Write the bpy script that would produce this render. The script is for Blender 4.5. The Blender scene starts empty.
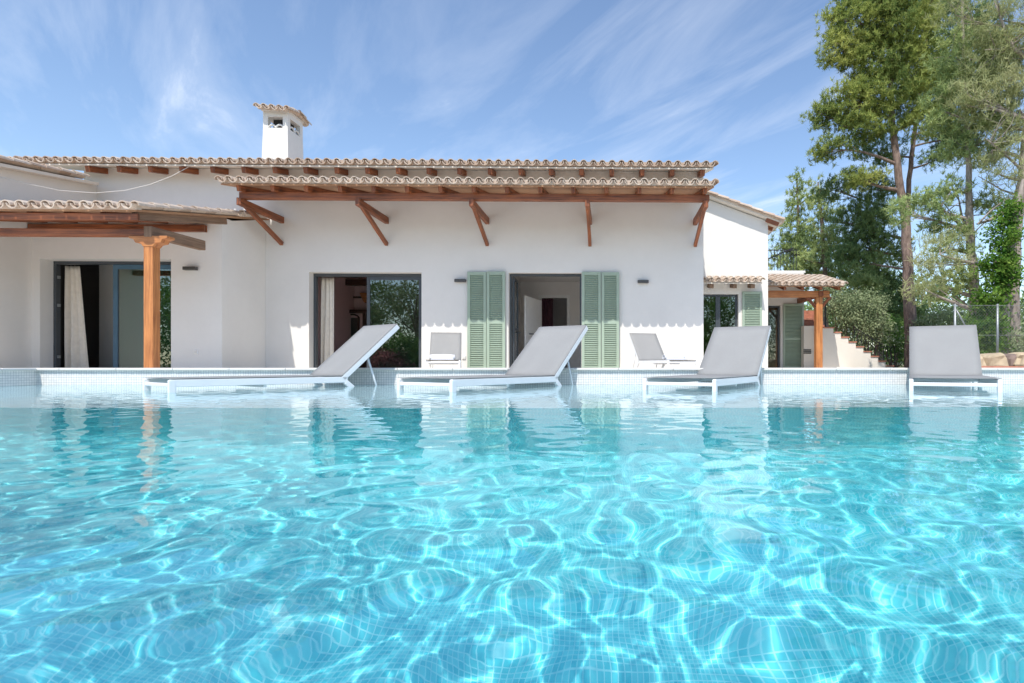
import bpy, math, random
import numpy as np
from mathutils import Vector, Matrix

random.seed(7)
rng = np.random.default_rng(11)
sc = bpy.context.scene
COL = sc.collection

# ------------------------------------------------------------------ camera numbers
FPX, CX, CY, YAW, CAMZ = 565.0, 621.0, 364.0, math.radians(1.1), 0.225


def gx(px, Y):
    "world x of a sight line through picture column px at distance Y"
    return Y * math.tan(math.atan((px - CX) / FPX) + YAW)


def gz(px, py, Y):
    d = Y * math.cos(YAW) + gx(px, Y) * math.sin(YAW)
    return CAMZ + (CY - py) / FPX * d


def pxm(px, Y):
    "picture pixels per metre there"
    return FPX / (Y * math.cos(YAW) + gx(px, Y) * math.sin(YAW))


# ------------------------------------------------------------------ object helpers
def tag(o, label=None, cat=None, group=None, kind=None):
    if label: o['label'] = label
    if cat: o['category'] = cat
    if group: o['group'] = group
    if kind: o['kind'] = kind
    return o


def empty(name, loc=(0, 0, 0), rz=0.0):
    o = bpy.data.objects.new(name, None)
    o.empty_display_size = 0.2
    COL.objects.link(o)
    o.location = loc
    o.rotation_euler = (0, 0, rz)
    return o


def thing(name, label, cat, loc=(0, 0, 0), rz=0.0, group=None):
    return tag(empty(name, loc, rz), label, cat, group)


def children(o):
    return [c for c in bpy.data.objects if c.parent == o]


def copy_tree(o, parent=None):
    kids = children(o)
    c = o.copy()
    COL.objects.link(c)
    if parent: c.parent = parent
    for k in kids: copy_tree(k, c)
    return c


class MB:
    "collects shapes, builds ONE mesh object with metre-true UVs"

    def __init__(s):
        s.v, s.f, s.ax, s.sm = [], [], [], []

    def add(s, vs, fs, axis=None, smooth=False):
        b = len(s.v)
        s.v += [tuple(p) for p in vs]
        for q in fs:
            s.f.append(tuple(b + i for i in q)); s.ax.append(axis); s.sm.append(smooth)
        return s

    def box(s, x0, x1, y0, y1, z0, z1, axis=None):
        vs = [(x0, y0, z0), (x1, y0, z0), (x1, y1, z0), (x0, y1, z0), (x0, y0, z1), (x1, y0, z1), (x1, y1, z1), (x0, y1, z1)]
        if axis is None:
            d = (abs(x1 - x0), abs(y1 - y0), abs(z1 - z0)); k = d.index(max(d))
            axis = [(1, 0, 0), (0, 1, 0), (0, 0, 1)][k]
        return s.add(vs, [(0, 3, 2, 1), (4, 5, 6, 7), (0, 1, 5, 4), (1, 2, 6, 5), (2, 3, 7, 6), (3, 0, 4, 7)], axis)

    def beam(s, a, b, w, h, up=(0, 0, 1)):
        "bar of width w and height h from a to b"
        a, b = Vector(a), Vector(b)
        d = (b - a).normalized()
        side = d.cross(Vector(up))
        if side.length < 1e-4: side = d.cross(Vector((1, 0, 0)))
        side.normalize(); u = side.cross(d).normalized()
        vs = []
        for p in (a, b):
            for q, r in ((-1, -1), (1, -1), (1, 1), (-1, 1)):
                vs.append(p + side * (q * w / 2) + u * (r * h / 2))
        return s.add(vs, [(0, 1, 2, 3), (7, 6, 5, 4), (0, 4, 5, 1), (1, 5, 6, 2), (2, 6, 7, 3), (3, 7, 4, 0)], tuple(d))

    def tube(s, pts, rad, n=8, cap=True):
        pts = [Vector(p) for p in pts]
        if not hasattr(rad, '__len__'): rad = [rad] * len(pts)
        vs, fs = [], []
        prev = None
        for i, p in enumerate(pts):
            t = (pts[min(i + 1, len(pts) - 1)] - pts[max(i - 1, 0)]).normalized()
            if prev is None:
                a = t.cross(Vector((0.3, 0.9, 0.2)))
                if a.length < .05: a = t.cross(Vector((1, 0, 0)))
            else:
                a = prev - t * prev.dot(t)
            a.normalize(); prev = a; b = t.cross(a)
            for k in range(n):
                w = 2 * math.pi * k / n
                vs.append(p + (a * math.cos(w) + b * math.sin(w)) * rad[i])
        for i in range(len(pts) - 1):
            for k in range(n):
                k2 = (k + 1) % n
                fs.append((i * n + k, i * n + k2, (i + 1) * n + k2, (i + 1) * n + k))
        if cap:
            fs.append(tuple(range(n - 1, -1, -1)))
            fs.append(tuple((len(pts) - 1) * n + k for k in range(n)))
        return s.add(vs, fs, None, True)

    def prism(s, poly, y0, y1):
        "polygon in (x, z) extruded along y"
        n = len(poly)
        vs = [(x, y0, z) for x, z in poly] + [(x, y1, z) for x, z in poly]
        fs = [tuple(range(n)), tuple(range(2 * n - 1, n - 1, -1))]
        for i in range(n):
            j = (i + 1) % n
            fs.append((j, i, n + i, n + j))
        return s.add(vs, fs, (1, 0, 0))

    def build(s, name, mat, parent=None, bevel=0.0, smooth=False):
        me = bpy.data.meshes.new(name)
        me.from_pydata(s.v, [], s.f)
        me.update()
        uv = me.uv_layers.new(name='UVMap').data
        for p, ax in zip(me.polygons, s.ax):
            n = p.normal
            if ax is None:
                k = max(range(3), key=lambda i: abs(n[i]))
                for li in p.loop_indices:
                    c = me.vertices[me.loops[li].vertex_index].co
                    uv[li].uv = ((c.x, c.y) if k == 2 else (c.x, c.z) if k == 1 else (c.y, c.z))
            else:
                A = Vector(ax)
                t = n.cross(A)
                if t.length < 0.2:
                    A = Vector((0, 0, 1)) if abs(n.z) < .7 else Vector((1, 0, 0)); t = n.cross(A)
                for li in p.loop_indices:
                    c = me.vertices[me.loops[li].vertex_index].co
                    uv[li].uv = (c.dot(A), c.dot(t))
        me.polygons.foreach_set('use_smooth', [bool(q or smooth) for q in s.sm])
        me.materials.append(mat)
        o = bpy.data.objects.new(name, me)
        COL.objects.link(o)
        if parent: o.parent = parent
        if bevel:
            m = o.modifiers.new('Bevel', 'BEVEL'); m.width = bevel; m.segments = 2; m.limit_method = 'ANGLE'
        return o


def np_mesh(name, verts, quads, mat, parent=None, smooth=False):
    "fast mesh from numpy arrays"
    me = bpy.data.meshes.new(name)
    nv, nf, k = len(verts), len(quads), quads.shape[1]
    me.vertices.add(nv); me.vertices.foreach_set('co', np.asarray(verts, np.float32).ravel())
    me.loops.add(nf * k); me.loops.foreach_set('vertex_index', np.asarray(quads, np.int32).ravel())
    me.polygons.add(nf)
    me.polygons.foreach_set('loop_start', np.arange(0, nf * k, k, dtype=np.int32))
    me.polygons.foreach_set('loop_total', np.full(nf, k, np.int32))
    me.polygons.foreach_set('use_smooth', np.full(nf, smooth))
    me.update(calc_edges=True); me.validate()
    me.materials.append(mat)
    o = bpy.data.objects.new(name, me)
    COL.objects.link(o)
    if parent: o.parent = parent
    return o


# ------------------------------------------------------------------ materials
def nm(name):
    m = bpy.data.materials.new(name); m.use_nodes = True
    nt = m.node_tree
    return m, nt, nt.nodes['Principled BSDF']


def N(nt, t, **kw):
    n = nt.nodes.new(t)
    for k, v in kw.items(): setattr(n, k, v)
    return n


def setin(n, **kw):
    for k, v in kw.items():
        n.inputs[k.replace('_', ' ')].default_value = v


def mixc(nt, fac, a, b, blend='MIX'):
    n = N(nt, 'ShaderNodeMix', data_type='RGBA', blend_type=blend)
    for sock, val in ((n.inputs[0], fac), (n.inputs[6], a), (n.inputs[7], b)):
        if hasattr(val, 'is_linked'): nt.links.new(val, sock)
        elif isinstance(val, tuple): sock.default_value = (*val, 1) if len(val) == 3 else val
        else: sock.default_value = val
    return n.outputs[2]


def noise(nt, scale, detail=4, rough=.55, coord='Object', vec=None):
    n = N(nt, 'ShaderNodeTexNoise'); setin(n, Scale=scale, Detail=detail, Roughness=rough)
    if vec is None:
        tc = N(nt, 'ShaderNodeTexCoord'); vec = tc.outputs[coord]
    nt.links.new(vec, n.inputs['Vector'])
    return n.outputs[0]


def ramp(nt, fac, stops):
    r = N(nt, 'ShaderNodeValToRGB'); e = r.color_ramp.elements
    while len(e) < len(stops): e.new(.5)
    for q, (p, c) in zip(e, stops):
        q.position = p; q.color = (*c, 1) if len(c) == 3 else c
    nt.links.new(fac, r.inputs[0])
    return r.outputs[0]


def bump(nt, bs, height, strength=.3, dist=.01):
    b = N(nt, 'ShaderNodeBump'); setin(b, Strength=strength, Distance=dist)
    nt.links.new(height, b.inputs['Height']); nt.links.new(b.outputs[0], bs.inputs['Normal'])


def mat_plain(name, c, rough=.6, var=.12, scale=3.0, metal=0.0, bmp=0.0, bscale=60):
    m, nt, bs = nm(name)
    n = noise(nt, scale, 6)
    lo = tuple(x * (1 - var) for x in c); hi = tuple(min(1, x * (1 + var)) for x in c)
    nt.links.new(ramp(nt, n, [(.3, lo), (.7, hi)]), bs.inputs['Base Color'])
    setin(bs, Roughness=rough, Metallic=metal)
    if bmp: bump(nt, bs, noise(nt, bscale, 4), bmp, .004)
    return m


def mat_plaster(name, c, stain=.09):
    m, nt, bs = nm(name)
    big = noise(nt, .7, 6, .6); fine = noise(nt, 9, 5, .6)
    a = ramp(nt, big, [(.3, tuple(x * (1 - stain) for x in c)), (.65, c)])
    b = mixc(nt, .25, a, ramp(nt, fine, [(.3, tuple(x * .93 for x in c)), (.7, c)]))
    nt.links.new(b, bs.inputs['Base Color']); setin(bs, Roughness=.85)
    bump(nt, bs, noise(nt, 14, 8, .65), .25, .008)
    return m


def mat_wood(name, dark, light, rough=.5, gscale=1.0):
    m, nt, bs = nm(name)
    tc = N(nt, 'ShaderNodeTexCoord')
    mp = N(nt, 'ShaderNodeMapping'); mp.inputs['Scale'].default_value = (1.6 * gscale, 26 * gscale, 26 * gscale)
    nt.links.new(tc.outputs['UV'], mp.inputs[0])
    g = noise(nt, 1.0, 6, .65, vec=mp.outputs[0])
    big = noise(nt, 1.7, 3)
    c = ramp(nt, g, [(.36, dark), (.62, light)])
    c = mixc(nt, .35, c, ramp(nt, big, [(.35, dark), (.7, light)]))
    nt.links.new(c, bs.inputs['Base Color']); setin(bs, Roughness=rough)
    bump(nt, bs, g, .35, .004)
    return m


def mat_bark(name, dark, light):
    "plates of bark running up the trunk"
    m, nt, bs = nm(name)
    tc = N(nt, 'ShaderNodeTexCoord')
    mp = N(nt, 'ShaderNodeMapping'); mp.inputs['Scale'].default_value = (11, 11, 2.6)
    nt.links.new(tc.outputs['Object'], mp.inputs[0])
    g = noise(nt, 1.6, 8, .7, vec=mp.outputs[0])
    c = ramp(nt, g, [(.38, dark), (.5, tuple((p + q) / 2 for p, q in zip(dark, light))), (.66, light)])
    c = mixc(nt, .3, c, ramp(nt, noise(nt, 1.1, 3), [(.35, dark), (.65, light)]))
    nt.links.new(c, bs.inputs['Base Color']); setin(bs, Roughness=.95)
    bump(nt, bs, g, .9, .03)
    return m


def mat_tile(name, a, b, c):
    m, nt, bs = nm(name)
    geo = N(nt, 'ShaderNodeNewGeometry')
    col = ramp(nt, geo.outputs['Random Per Island'], [(0, a), (.5, b), (1, c)])
    li = noise(nt, 7, 6, .7)
    col = mixc(nt, ramp(nt, li, [(.5, (0, 0, 0)), (.72, (.75, .75, .75))]), col, (.33, .29, .24))
    nt.links.new(col, bs.inputs['Base Color']); setin(bs, Roughness=.85)
    bump(nt, bs, noise(nt, 40, 5), .3, .006)
    return m


def mat_mosaic(name, a, b, grout, rough=.25, pitch=.0265):
    m, nt, bs = nm(name)
    tc = N(nt, 'ShaderNodeTexCoord')
    br = N(nt, 'ShaderNodeTexBrick'); br.offset = 0; br.squash = 1
    setin(br, Scale=1.0, Mortar_Size=.0016, Mortar_Smooth=.1, Bias=0.0, Brick_Width=pitch, Row_Height=pitch)
    br.inputs['Color1'].default_value = (*a, 1); br.inputs['Color2'].default_value = (*b, 1); br.inputs['Mortar'].default_value = (*grout, 1)
    nt.links.new(tc.outputs['UV'], br.inputs['Vector'])
    nt.links.new(br.outputs['Color'], bs.inputs['Base Color']); setin(bs, Roughness=rough)
    return m


def mat_foliage(name, dark, mid, light, trans=.35, scale=.55):
    m, nt, bs = nm(name)
    nt.nodes.remove(bs)
    geo = N(nt, 'ShaderNodeNewGeometry')
    big = noise(nt, scale, 3, .6)
    a = ramp(nt, big, [(.35, dark), (.52, mid), (.68, light)])
    b = ramp(nt, geo.outputs['Random Per Island'], [(0, dark), (.55, mid), (1, light)])
    c = mixc(nt, .5, a, b)
    d = N(nt, 'ShaderNodeBsdfDiffuse'); t = N(nt, 'ShaderNodeBsdfTranslucent'); mx = N(nt, 'ShaderNodeMixShader')
    mx.inputs[0].default_value = trans
    nt.links.new(c, d.inputs[0]); nt.links.new(c, t.inputs[0])
    nt.links.new(d.outputs[0], mx.inputs[1]); nt.links.new(t.outputs[0], mx.inputs[2])
    nt.links.new(mx.outputs[0], nt.nodes['Material Output'].inputs[0])
    return m


def mat_glass(name, tint=(.75, .85, .82), base=.10):
    "thin window pane: sees through, mirrors more at a slant"
    m, nt, bs = nm(name); nt.nodes.remove(bs)
    tr = N(nt, 'ShaderNodeBsdfTransparent'); tr.inputs[0].default_value = (*tint, 1)
    gl = N(nt, 'ShaderNodeBsdfGlossy'); gl.inputs['Roughness'].default_value = .0
    fr = N(nt, 'ShaderNodeFresnel'); fr.inputs[0].default_value = 1.5
    ad = N(nt, 'ShaderNodeMath', operation='ADD', use_clamp=True); ad.inputs[1].default_value = base
    nt.links.new(fr.outputs[0], ad.inputs[0])
    mx = N(nt, 'ShaderNodeMixShader')
    nt.links.new(ad.outputs[0], mx.inputs[0]); nt.links.new(tr.outputs[0], mx.inputs[1]); nt.links.new(gl.outputs[0], mx.inputs[2])
    nt.links.new(mx.outputs[0], nt.nodes['Material Output'].inputs[0])
    return m


def mat_sling():
    m, nt, bs = nm('sling_fabric')
    tc = N(nt, 'ShaderNodeTexCoord')
    w = N(nt, 'ShaderNodeTexBrick'); w.offset = .5
    setin(w, Scale=1.0, Mortar_Size=.0006, Brick_Width=.006, Row_Height=.003)
    w.inputs['Color1'].default_value = (.44, .44, .435, 1); w.inputs['Color2'].default_value = (.385, .385, .38, 1); w.inputs['Mortar'].default_value = (.30, .30, .30, 1)
    nt.links.new(tc.outputs['UV'], w.inputs['Vector'])
    c = mixc(nt, .3, w.outputs['Color'], ramp(nt, noise(nt, 5, 4), [(.3, (.39, .39, .385)), (.7, (.47, .47, .465))]))
    nt.links.new(c, bs.inputs['Base Color']); setin(bs, Roughness=.75)
    tl = N(nt, 'ShaderNodeBsdfTranslucent'); tl.inputs[0].default_value = (.4, .385, .385, 1)
    tp = N(nt, 'ShaderNodeBsdfTransparent')
    m1 = N(nt, 'ShaderNodeMixShader'); m1.inputs[0].default_value = .22
    m2 = N(nt, 'ShaderNodeMixShader'); m2.inputs[0].default_value = .12
    nt.links.new(bs.outputs[0], m1.inputs[1]); nt.links.new(tl.outputs[0], m1.inputs[2])
    nt.links.new(m1.outputs[0], m2.inputs[1]); nt.links.new(tp.outputs[0], m2.inputs[2])
    nt.links.new(m2.outputs[0], nt.nodes['Material Output'].inputs[0])
    return m


M = dict(
    plaster=mat_plaster('white_plaster', (.77, .745, .705)),
    cream=mat_plaster('cream_plaster', (.76, .70, .62)),
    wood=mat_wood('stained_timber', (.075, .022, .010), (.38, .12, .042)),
    wood_lit=mat_wood('lit_timber', (.26, .085, .026), (.64, .27, .09), .45),  # lit copy of the timber, sunlight put into the brighter colour
    wood_old=mat_wood('weathered_timber', (.13, .075, .045), (.30, .19, .12), .7),
    board=mat_wood('roof_boards', (.30, .15, .08), (.48, .28, .16), .7),
    tile=mat_tile('clay_roof_tiles', (.53, .41, .32), (.64, .54, .45), (.46, .34, .26)),
    clay=mat_plain('terracotta', (.42, .17, .11), .8, .25, 8, bmp=.3),
    shutter=mat_plain('sage_paint', (.33, .415, .325), .5, .06, 5),
    frame=mat_plain('anthracite_aluminium', (.055, .065, .075), .4, .1, 4),
    frame_blue=mat_plain('blue_grey_frame', (.06, .13, .19), .35, .1, 4),
    lamp=mat_plain('lamp_metal', (.09, .085, .08), .4, .1, 10, metal=.4),
    glass=mat_glass('window_glass'),
    glass_dark=mat_glass('green_window_glass', (.32, .50, .42), .16),
    sling=mat_sling(),
    alu=mat_plain('white_powder_coat', (.80, .81, .82), .35, .03, 6),
    towel=mat_plain('white_towelling', (.74, .75, .79), .95, .06, 40, bmp=.6, bscale=220),
    curtain=mat_plain('linen_curtain', (.78, .72, .63), .9, .06, 12),
    curtain_dark=mat_plain('plum_curtain', (.16, .07, .09), .9, .2, 12),
    white_door=mat_plain('white_lacquer', (.84, .83, .81), .45, .03, 5),
    room=mat_plaster('room_plaster', (.84, .80, .76)),
    room_pink=mat_plaster('rose_room_plaster', (.74, .54, .52)),
    room_dark=mat_plain('shade_black', (.03, .026, .024), .9, .15, 2),  # near-black: the darkness of an unlit interior is put into the colour
    dark_wood=mat_wood('dark_furniture_wood', (.03, .015, .01), (.09, .045, .03), .4),
    iron=mat_plain('black_iron', (.03, .03, .035), .5, .2, 8, metal=.5),
    wire=mat_plain('galvanised_wire', (.30, .32, .33), .45, .1, 10, metal=.6),
    stone=mat_plain('ochre_stone', (.50, .40, .27), .9, .3, 2.5, bmp=.7, bscale=9),
    stone_dark=mat_plain('brown_stone', (.26, .19, .16), .9, .3, 2.5, bmp=.7, bscale=9),
    coping=mat_plaster('pale_limestone', (.72, .70, .66), .1),
    terrace=mat_plaster('terrace_stone', (.80, .75, .68), .12),
    earth=mat_plain('dry_earth', (.20, .17, .09), .95, .35, .8, bmp=.6, bscale=5),
    hill=mat_plain('wooded_hill', (.05, .075, .045), .95, .4, .05),
    mosaic=mat_mosaic('white_mosaic', (.80, .78, .75), (.70, .69, .67), (.36, .37, .38), .5),
    mosaic_pool=mat_mosaic('turquoise_mosaic', (.085, .59, .66), (.19, .72, .76), (.38, .79, .82), pitch=.019),
    mosaic_shelf=mat_mosaic('pale_blue_mosaic', (.80, .86, .86), (.72, .81, .83), (.52, .60, .63)),
    bark=mat_bark('pine_bark', (.085, .055, .045), (.36, .26, .21)),
    bark_pale=mat_bark('pale_bark', (.18, .14, .12), (.50, .43, .37)),
    pine=mat_foliage('pine_needles', (.07, .14, .05), (.32, .38, .10), (.62, .62, .20), .3),
    pine_dark=mat_foliage('dark_pine_needles', (.07, .14, .07), (.19, .28, .11), (.36, .44, .17), .3),
    pine_soft=mat_foliage('soft_pine_needles', (.18, .27, .11), (.38, .46, .18), (.58, .62, .28), .3),
    dry=mat_foliage('dry_twigs', (.20, .23, .10), (.38, .41, .19), (.55, .54, .31), .3),
    ivy=mat_foliage('ivy_leaves', (.03, .10, .02), (.14, .28, .045), (.36, .48, .11), .45, 2.2),
    olive=mat_foliage('olive_leaves', (.13, .18, .10), (.30, .36, .19), (.48, .52, .32), .3, .9),
    hedge=mat_foliage('hedge_leaves', (.06, .13, .04), (.15, .27, .07), (.28, .40, .12), .45, .9),
    blossom=mat_foliage('pink_blossom', (.25, .08, .09), (.45, .18, .2), (.6, .3, .3), .3, 2),
)


def mat_water():
    m, nt, bs = nm('pool_water'); nt.nodes.remove(bs)
    g = N(nt, 'ShaderNodeBsdfGlass'); g.inputs['IOR'].default_value = 1.33; g.inputs['Roughness'].default_value = 0
    g.inputs['Color'].default_value = (.90, .985, 1, 1)
    nt.links.new(g.outputs[0], nt.nodes['Material Output'].inputs[0])
    return m


M['water'] = mat_water()

# ------------------------------------------------------------------ sun, sky, camera
EL, AZ = math.radians(56.7), math.radians(14)
SUN = Vector((-math.sin(AZ) * math.cos(EL), -math.cos(AZ) * math.cos(EL), math.sin(EL)))
L = bpy.data.lights.new('sun', 'SUN')
L.energy = 3.2; L.angle = math.radians(.5); L.color = (1, .95, .87)
L.cycles.is_caustics_light = True
lo = bpy.data.objects.new('sun', L); COL.objects.link(lo)
lo.location = SUN * 40
lo.rotation_euler = SUN.to_track_quat('Z', 'Y').to_euler()

W = bpy.data.worlds.new('World'); sc.world = W; W.use_nodes = True
nt = W.node_tree
sky = N(nt, 'ShaderNodeTexSky'); sky.sky_type = 'NISHITA'; sky.sun_disc = False
sky.sun_elevation = EL; sky.sun_rotation = math.pi + AZ
sky.air_density = 1.0; sky.dust_density = .35; sky.ozone_density = 1.8
tc = N(nt, 'ShaderNodeTexCoord')
sep = N(nt, 'ShaderNodeSeparateXYZ'); nt.links.new(tc.outputs['Generated'], sep.inputs[0])
zz = N(nt, 'ShaderNodeMath', operation='MAXIMUM'); zz.inputs[1].default_value = .06; nt.links.new(sep.outputs[2], zz.inputs[0])
dx = N(nt, 'ShaderNodeMath', operation='DIVIDE'); nt.links.new(sep.outputs[0], dx.inputs[0]); nt.links.new(zz.outputs[0], dx.inputs[1])
dy = N(nt, 'ShaderNodeMath', operation='DIVIDE'); nt.links.new(sep.outputs[1], dy.inputs[0]); nt.links.new(zz.outputs[0], dy.inputs[1])
cmb = N(nt, 'ShaderNodeCombineXYZ'); nt.links.new(dx.outputs[0], cmb.inputs[0]); nt.links.new(dy.outputs[0], cmb.inputs[1])
mr = N(nt, 'ShaderNodeMapping'); nt.links.new(cmb.outputs[0], mr.inputs[0]); mr.inputs['Rotation'].default_value = (0, 0, math.radians(55))
mp = N(nt, 'ShaderNodeMapping'); nt.links.new(mr.outputs[0], mp.inputs[0])
mp.inputs['Scale'].default_value = (.55, 2.3, 1); mp.inputs['Location'].default_value = (.7, .35, 0)
ns = N(nt, 'ShaderNodeTexNoise'); setin(ns, Scale=1.0, Detail=9, Roughness=.6, Distortion=.5); nt.links.new(mp.outputs[0], ns.inputs['Vector'])
n2 = N(nt, 'ShaderNodeTexNoise'); setin(n2, Scale=.45, Detail=3, Roughness=.5); nt.links.new(cmb.outputs[0], n2.inputs['Vector'])
mul = N(nt, 'ShaderNodeMath', operation='MULTIPLY')
nt.links.new(ramp(nt, ns.outputs[0], [(.46, (0, 0, 0)), (.6, (.2, .2, .2)), (.76, (.85, .85, .85))]), mul.inputs[0])
nt.links.new(ramp(nt, n2.outputs[0], [(.3, (.25, .25, .25)), (.62, (1, 1, 1))]), mul.inputs[1])
CLOUD = mixc(nt, mul.outputs[0], sky.outputs[0], (5.6, 5.9, 6.4))
bg = nt.nodes['Background']
nt.links.new(CLOUD, bg.inputs[0]); bg.inputs[1].default_value = .145

cam = bpy.data.cameras.new('camera'); co = bpy.data.objects.new('camera', cam); COL.objects.link(co); sc.camera = co
cam.sensor_width = 36; cam.lens = FPX / 1024 * 36
cam.shift_x = (512 - CX) / 1024; cam.shift_y = (CY - 341.5) / 1024
cam.clip_start = .03; cam.clip_end = 2000
co.location = (0, 0, CAMZ); co.rotation_euler = (math.pi / 2, 0, -YAW)
cam.dof.use_dof = True; cam.dof.focus_distance = 7.0; cam.dof.aperture_fstop = 10

sc.view_settings.view_transform = 'Standard'; sc.view_settings.look = 'None'
sc.view_settings.exposure = 0.58; sc.view_settings.gamma = 1
sc.render.engine = 'CYCLES'
sc.cycles.use_denoising = True
sc.cycles.sample_clamp_indirect = 24
sc.cycles.max_bounces = 12; sc.cycles.diffuse_bounces = 5; sc.cycles.transmission_bounces = 8; sc.cycles.transparent_max_bounces = 16

# ------------------------------------------------------------------ pool and ground
PX0, PX1, PY0, PY1 = -6.17, 9.4, -2.6, 6.2      # inner faces of the basin
SHELF_Y, SHELF_Z, DEEP = 3.12, -.20, -1.55
RIM = .181
RECV = []

m = MB()
m.add([(PX0, PY0, DEEP), (PX1, PY0, DEEP), (PX1, SHELF_Y, DEEP), (PX0, SHELF_Y, DEEP)], [(0, 1, 2, 3)])
RECV.append(tag(m.build('pool_floor', M['mosaic_pool']), kind='structure'))
m = MB()
m.add([(PX0, SHELF_Y, DEEP), (PX1, SHELF_Y, DEEP), (PX1, SHELF_Y, SHELF_Z), (PX0, SHELF_Y, SHELF_Z)], [(0, 1, 2, 3)])
m.add([(PX0, PY0, DEEP), (PX0, SHELF_Y, DEEP), (PX0, SHELF_Y, -.16), (PX0, PY0, -.16)], [(0, 1, 2, 3)])
m.add([(PX1, PY0, DEEP), (PX1, PY0, -.16), (PX1, SHELF_Y, -.16), (PX1, SHELF_Y, DEEP)], [(0, 1, 2, 3)])
m.add([(PX0, PY0, DEEP), (PX0, PY0, -.16), (PX1, PY0, -.16), (PX1, PY0, DEEP)], [(0, 1, 2, 3)])
RECV.append(tag(m.build('pool_wall', M['mosaic_pool']), kind='structure'))
m = MB()
m.add([(PX0, SHELF_Y, SHELF_Z), (PX1, SHELF_Y, SHELF_Z), (PX1, PY1, SHELF_Z), (PX0, PY1, SHELF_Z)], [(0, 1, 2, 3)])
RECV.append(tag(m.build('pool_shelf', M['mosaic_shelf']), kind='structure'))
# raised rim round the basin, mosaic inside, limestone coping with a small nosing on top
T = .34
m = MB()
zt, zb = RIM - .026, -.21
m.box(PX0 - T, PX1 + T, PY1, PY1 + T, zb, zt)
m.box(PX0 - T, PX0, SHELF_Y + .002, PY1 - .002, zb, zt); m.box(PX1, PX1 + T, SHELF_Y + .002, PY1 - .002, zb, zt)
m.box(PX0 - T, PX0 - .002, PY0, SHELF_Y - .002, -.17, zt); m.box(PX1 + .002, PX1 + T, PY0, SHELF_Y - .002, -.17, zt)
m.box(PX0 - T, PX1 + T, PY0 - T, PY0 - .002, -.17, zt)
for i in range(len(m.ax)): m.ax[i] = None
RECV.append(tag(m.build('pool_rim', M['mosaic']), kind='structure'))
m = MB()
ns_ = .028
x = PX0 - T
while x < PX1 + T - .05:
    x2 = min(x + .6, PX1 + T)
    m.box(x + .002, x2 - .002, PY1 - ns_, PY1 + T + .02, zt, RIM)
    m.box(x + .002, x2 - .002, PY0 - T - .02, PY0 + ns_, zt, RIM)
    x = x2
y = PY0 + ns_
while y < PY1 - ns_ - .05:
    y2 = min(y + .6, PY1 - ns_)
    m.box(PX0 - T - .02, PX0 + ns_, y + .002, y2 - .002, zt, RIM)
    m.box(PX1 - ns_, PX1 + T + .02, y + .002, y2 - .002, zt, RIM)
    y = y2
tag(m.build('coping', M['coping'], bevel=.006), kind='structure')

# water surface: real ripples, calmer over the shelf
def graded(a, b, stops):
    out = [a]
    while out[-1] < b:
        t = out[-1]
        st = next(s for lim, s in stops if t < lim)
        out.append(t + st)
    out[-1] = b
    return np.array(out)


wx = graded(PX0, PX1, [(-4.6, .03), (-2.4, .02), (3.2, .015), (5.4, .02), (99, .04)])
wy = graded(PY0, PY1, [(-.3, .05), (1.7, .011), (3, .014), (99, .018)])
X, Y = np.meshgrid(wx, wy)
Z = np.zeros_like(X)
wr = np.random.default_rng(5)
near = np.clip(1.2 - .6 * np.maximum(Y - .6, 0), .10, 1)
side = np.clip(.85 - .95 * X / (Y + .7), .35, 2.0)
for count, l0, l1, rms in ((90, .082, .22, .029), (60, .05, .09, .011), (60, .075, .19, .014), (14, .3, .8, .0135)):
    for i in range(count):
        lam = l0 * (l1 / l0) ** wr.random(); k = 2 * math.pi / lam
        a = wr.random() * 6.283
        amp = rms / math.sqrt(count / 2) / k * (near if rms > .02 else near * .8 if rms == .0135 else near * side if rms == .011 else np.clip(.2 + Y * .5, 0, 1) * (.6 + .4 * side))
        Z += amp * np.sin(k * (X * math.cos(a) + Y * math.sin(a)) + wr.random() * 6.283)
vv = np.stack([X, Y, Z], -1).reshape(-1, 3)
ny_, nx_ = X.shape
idx = np.arange(nx_ * ny_).reshape(ny_, nx_)
qq = np.stack([idx[:-1, :-1], idx[:-1, 1:], idx[1:, 1:], idx[1:, :-1]], -1).reshape(-1, 4)
water = tag(np_mesh('water', vv, qq, M['water'], smooth=True), kind='structure')
water.cycles.is_caustics_caster = True

# terrace and ground: sheets with an opening for the basin
def sheet(name, mat, x0, x1, y0, y1, z, hole):
    hx0, hx1, hy0, hy1 = hole
    m = MB()
    for a, b, c, d in ((x0, x1, y0, hy0), (x0, x1, hy1, y1), (x0, hx0, hy0, hy1), (hx1, x1, hy0, hy1)):
        m.add([(a, c, z), (b, c, z), (b, d, z), (a, d, z)], [(0, 1, 2, 3)])
    return tag(m.build(name, mat), kind='structure')


hole = (PX0 - T + .01, PX1 + T - .01, PY0 - T + .01, PY1 + T - .01)
sheet('ground', M['earth'], -600, 600, -300, 900, -.03, hole)
sheet('terrace', M['terrace'], -16, 8.6, -6.5, 22, 0.0, hole)


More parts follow.
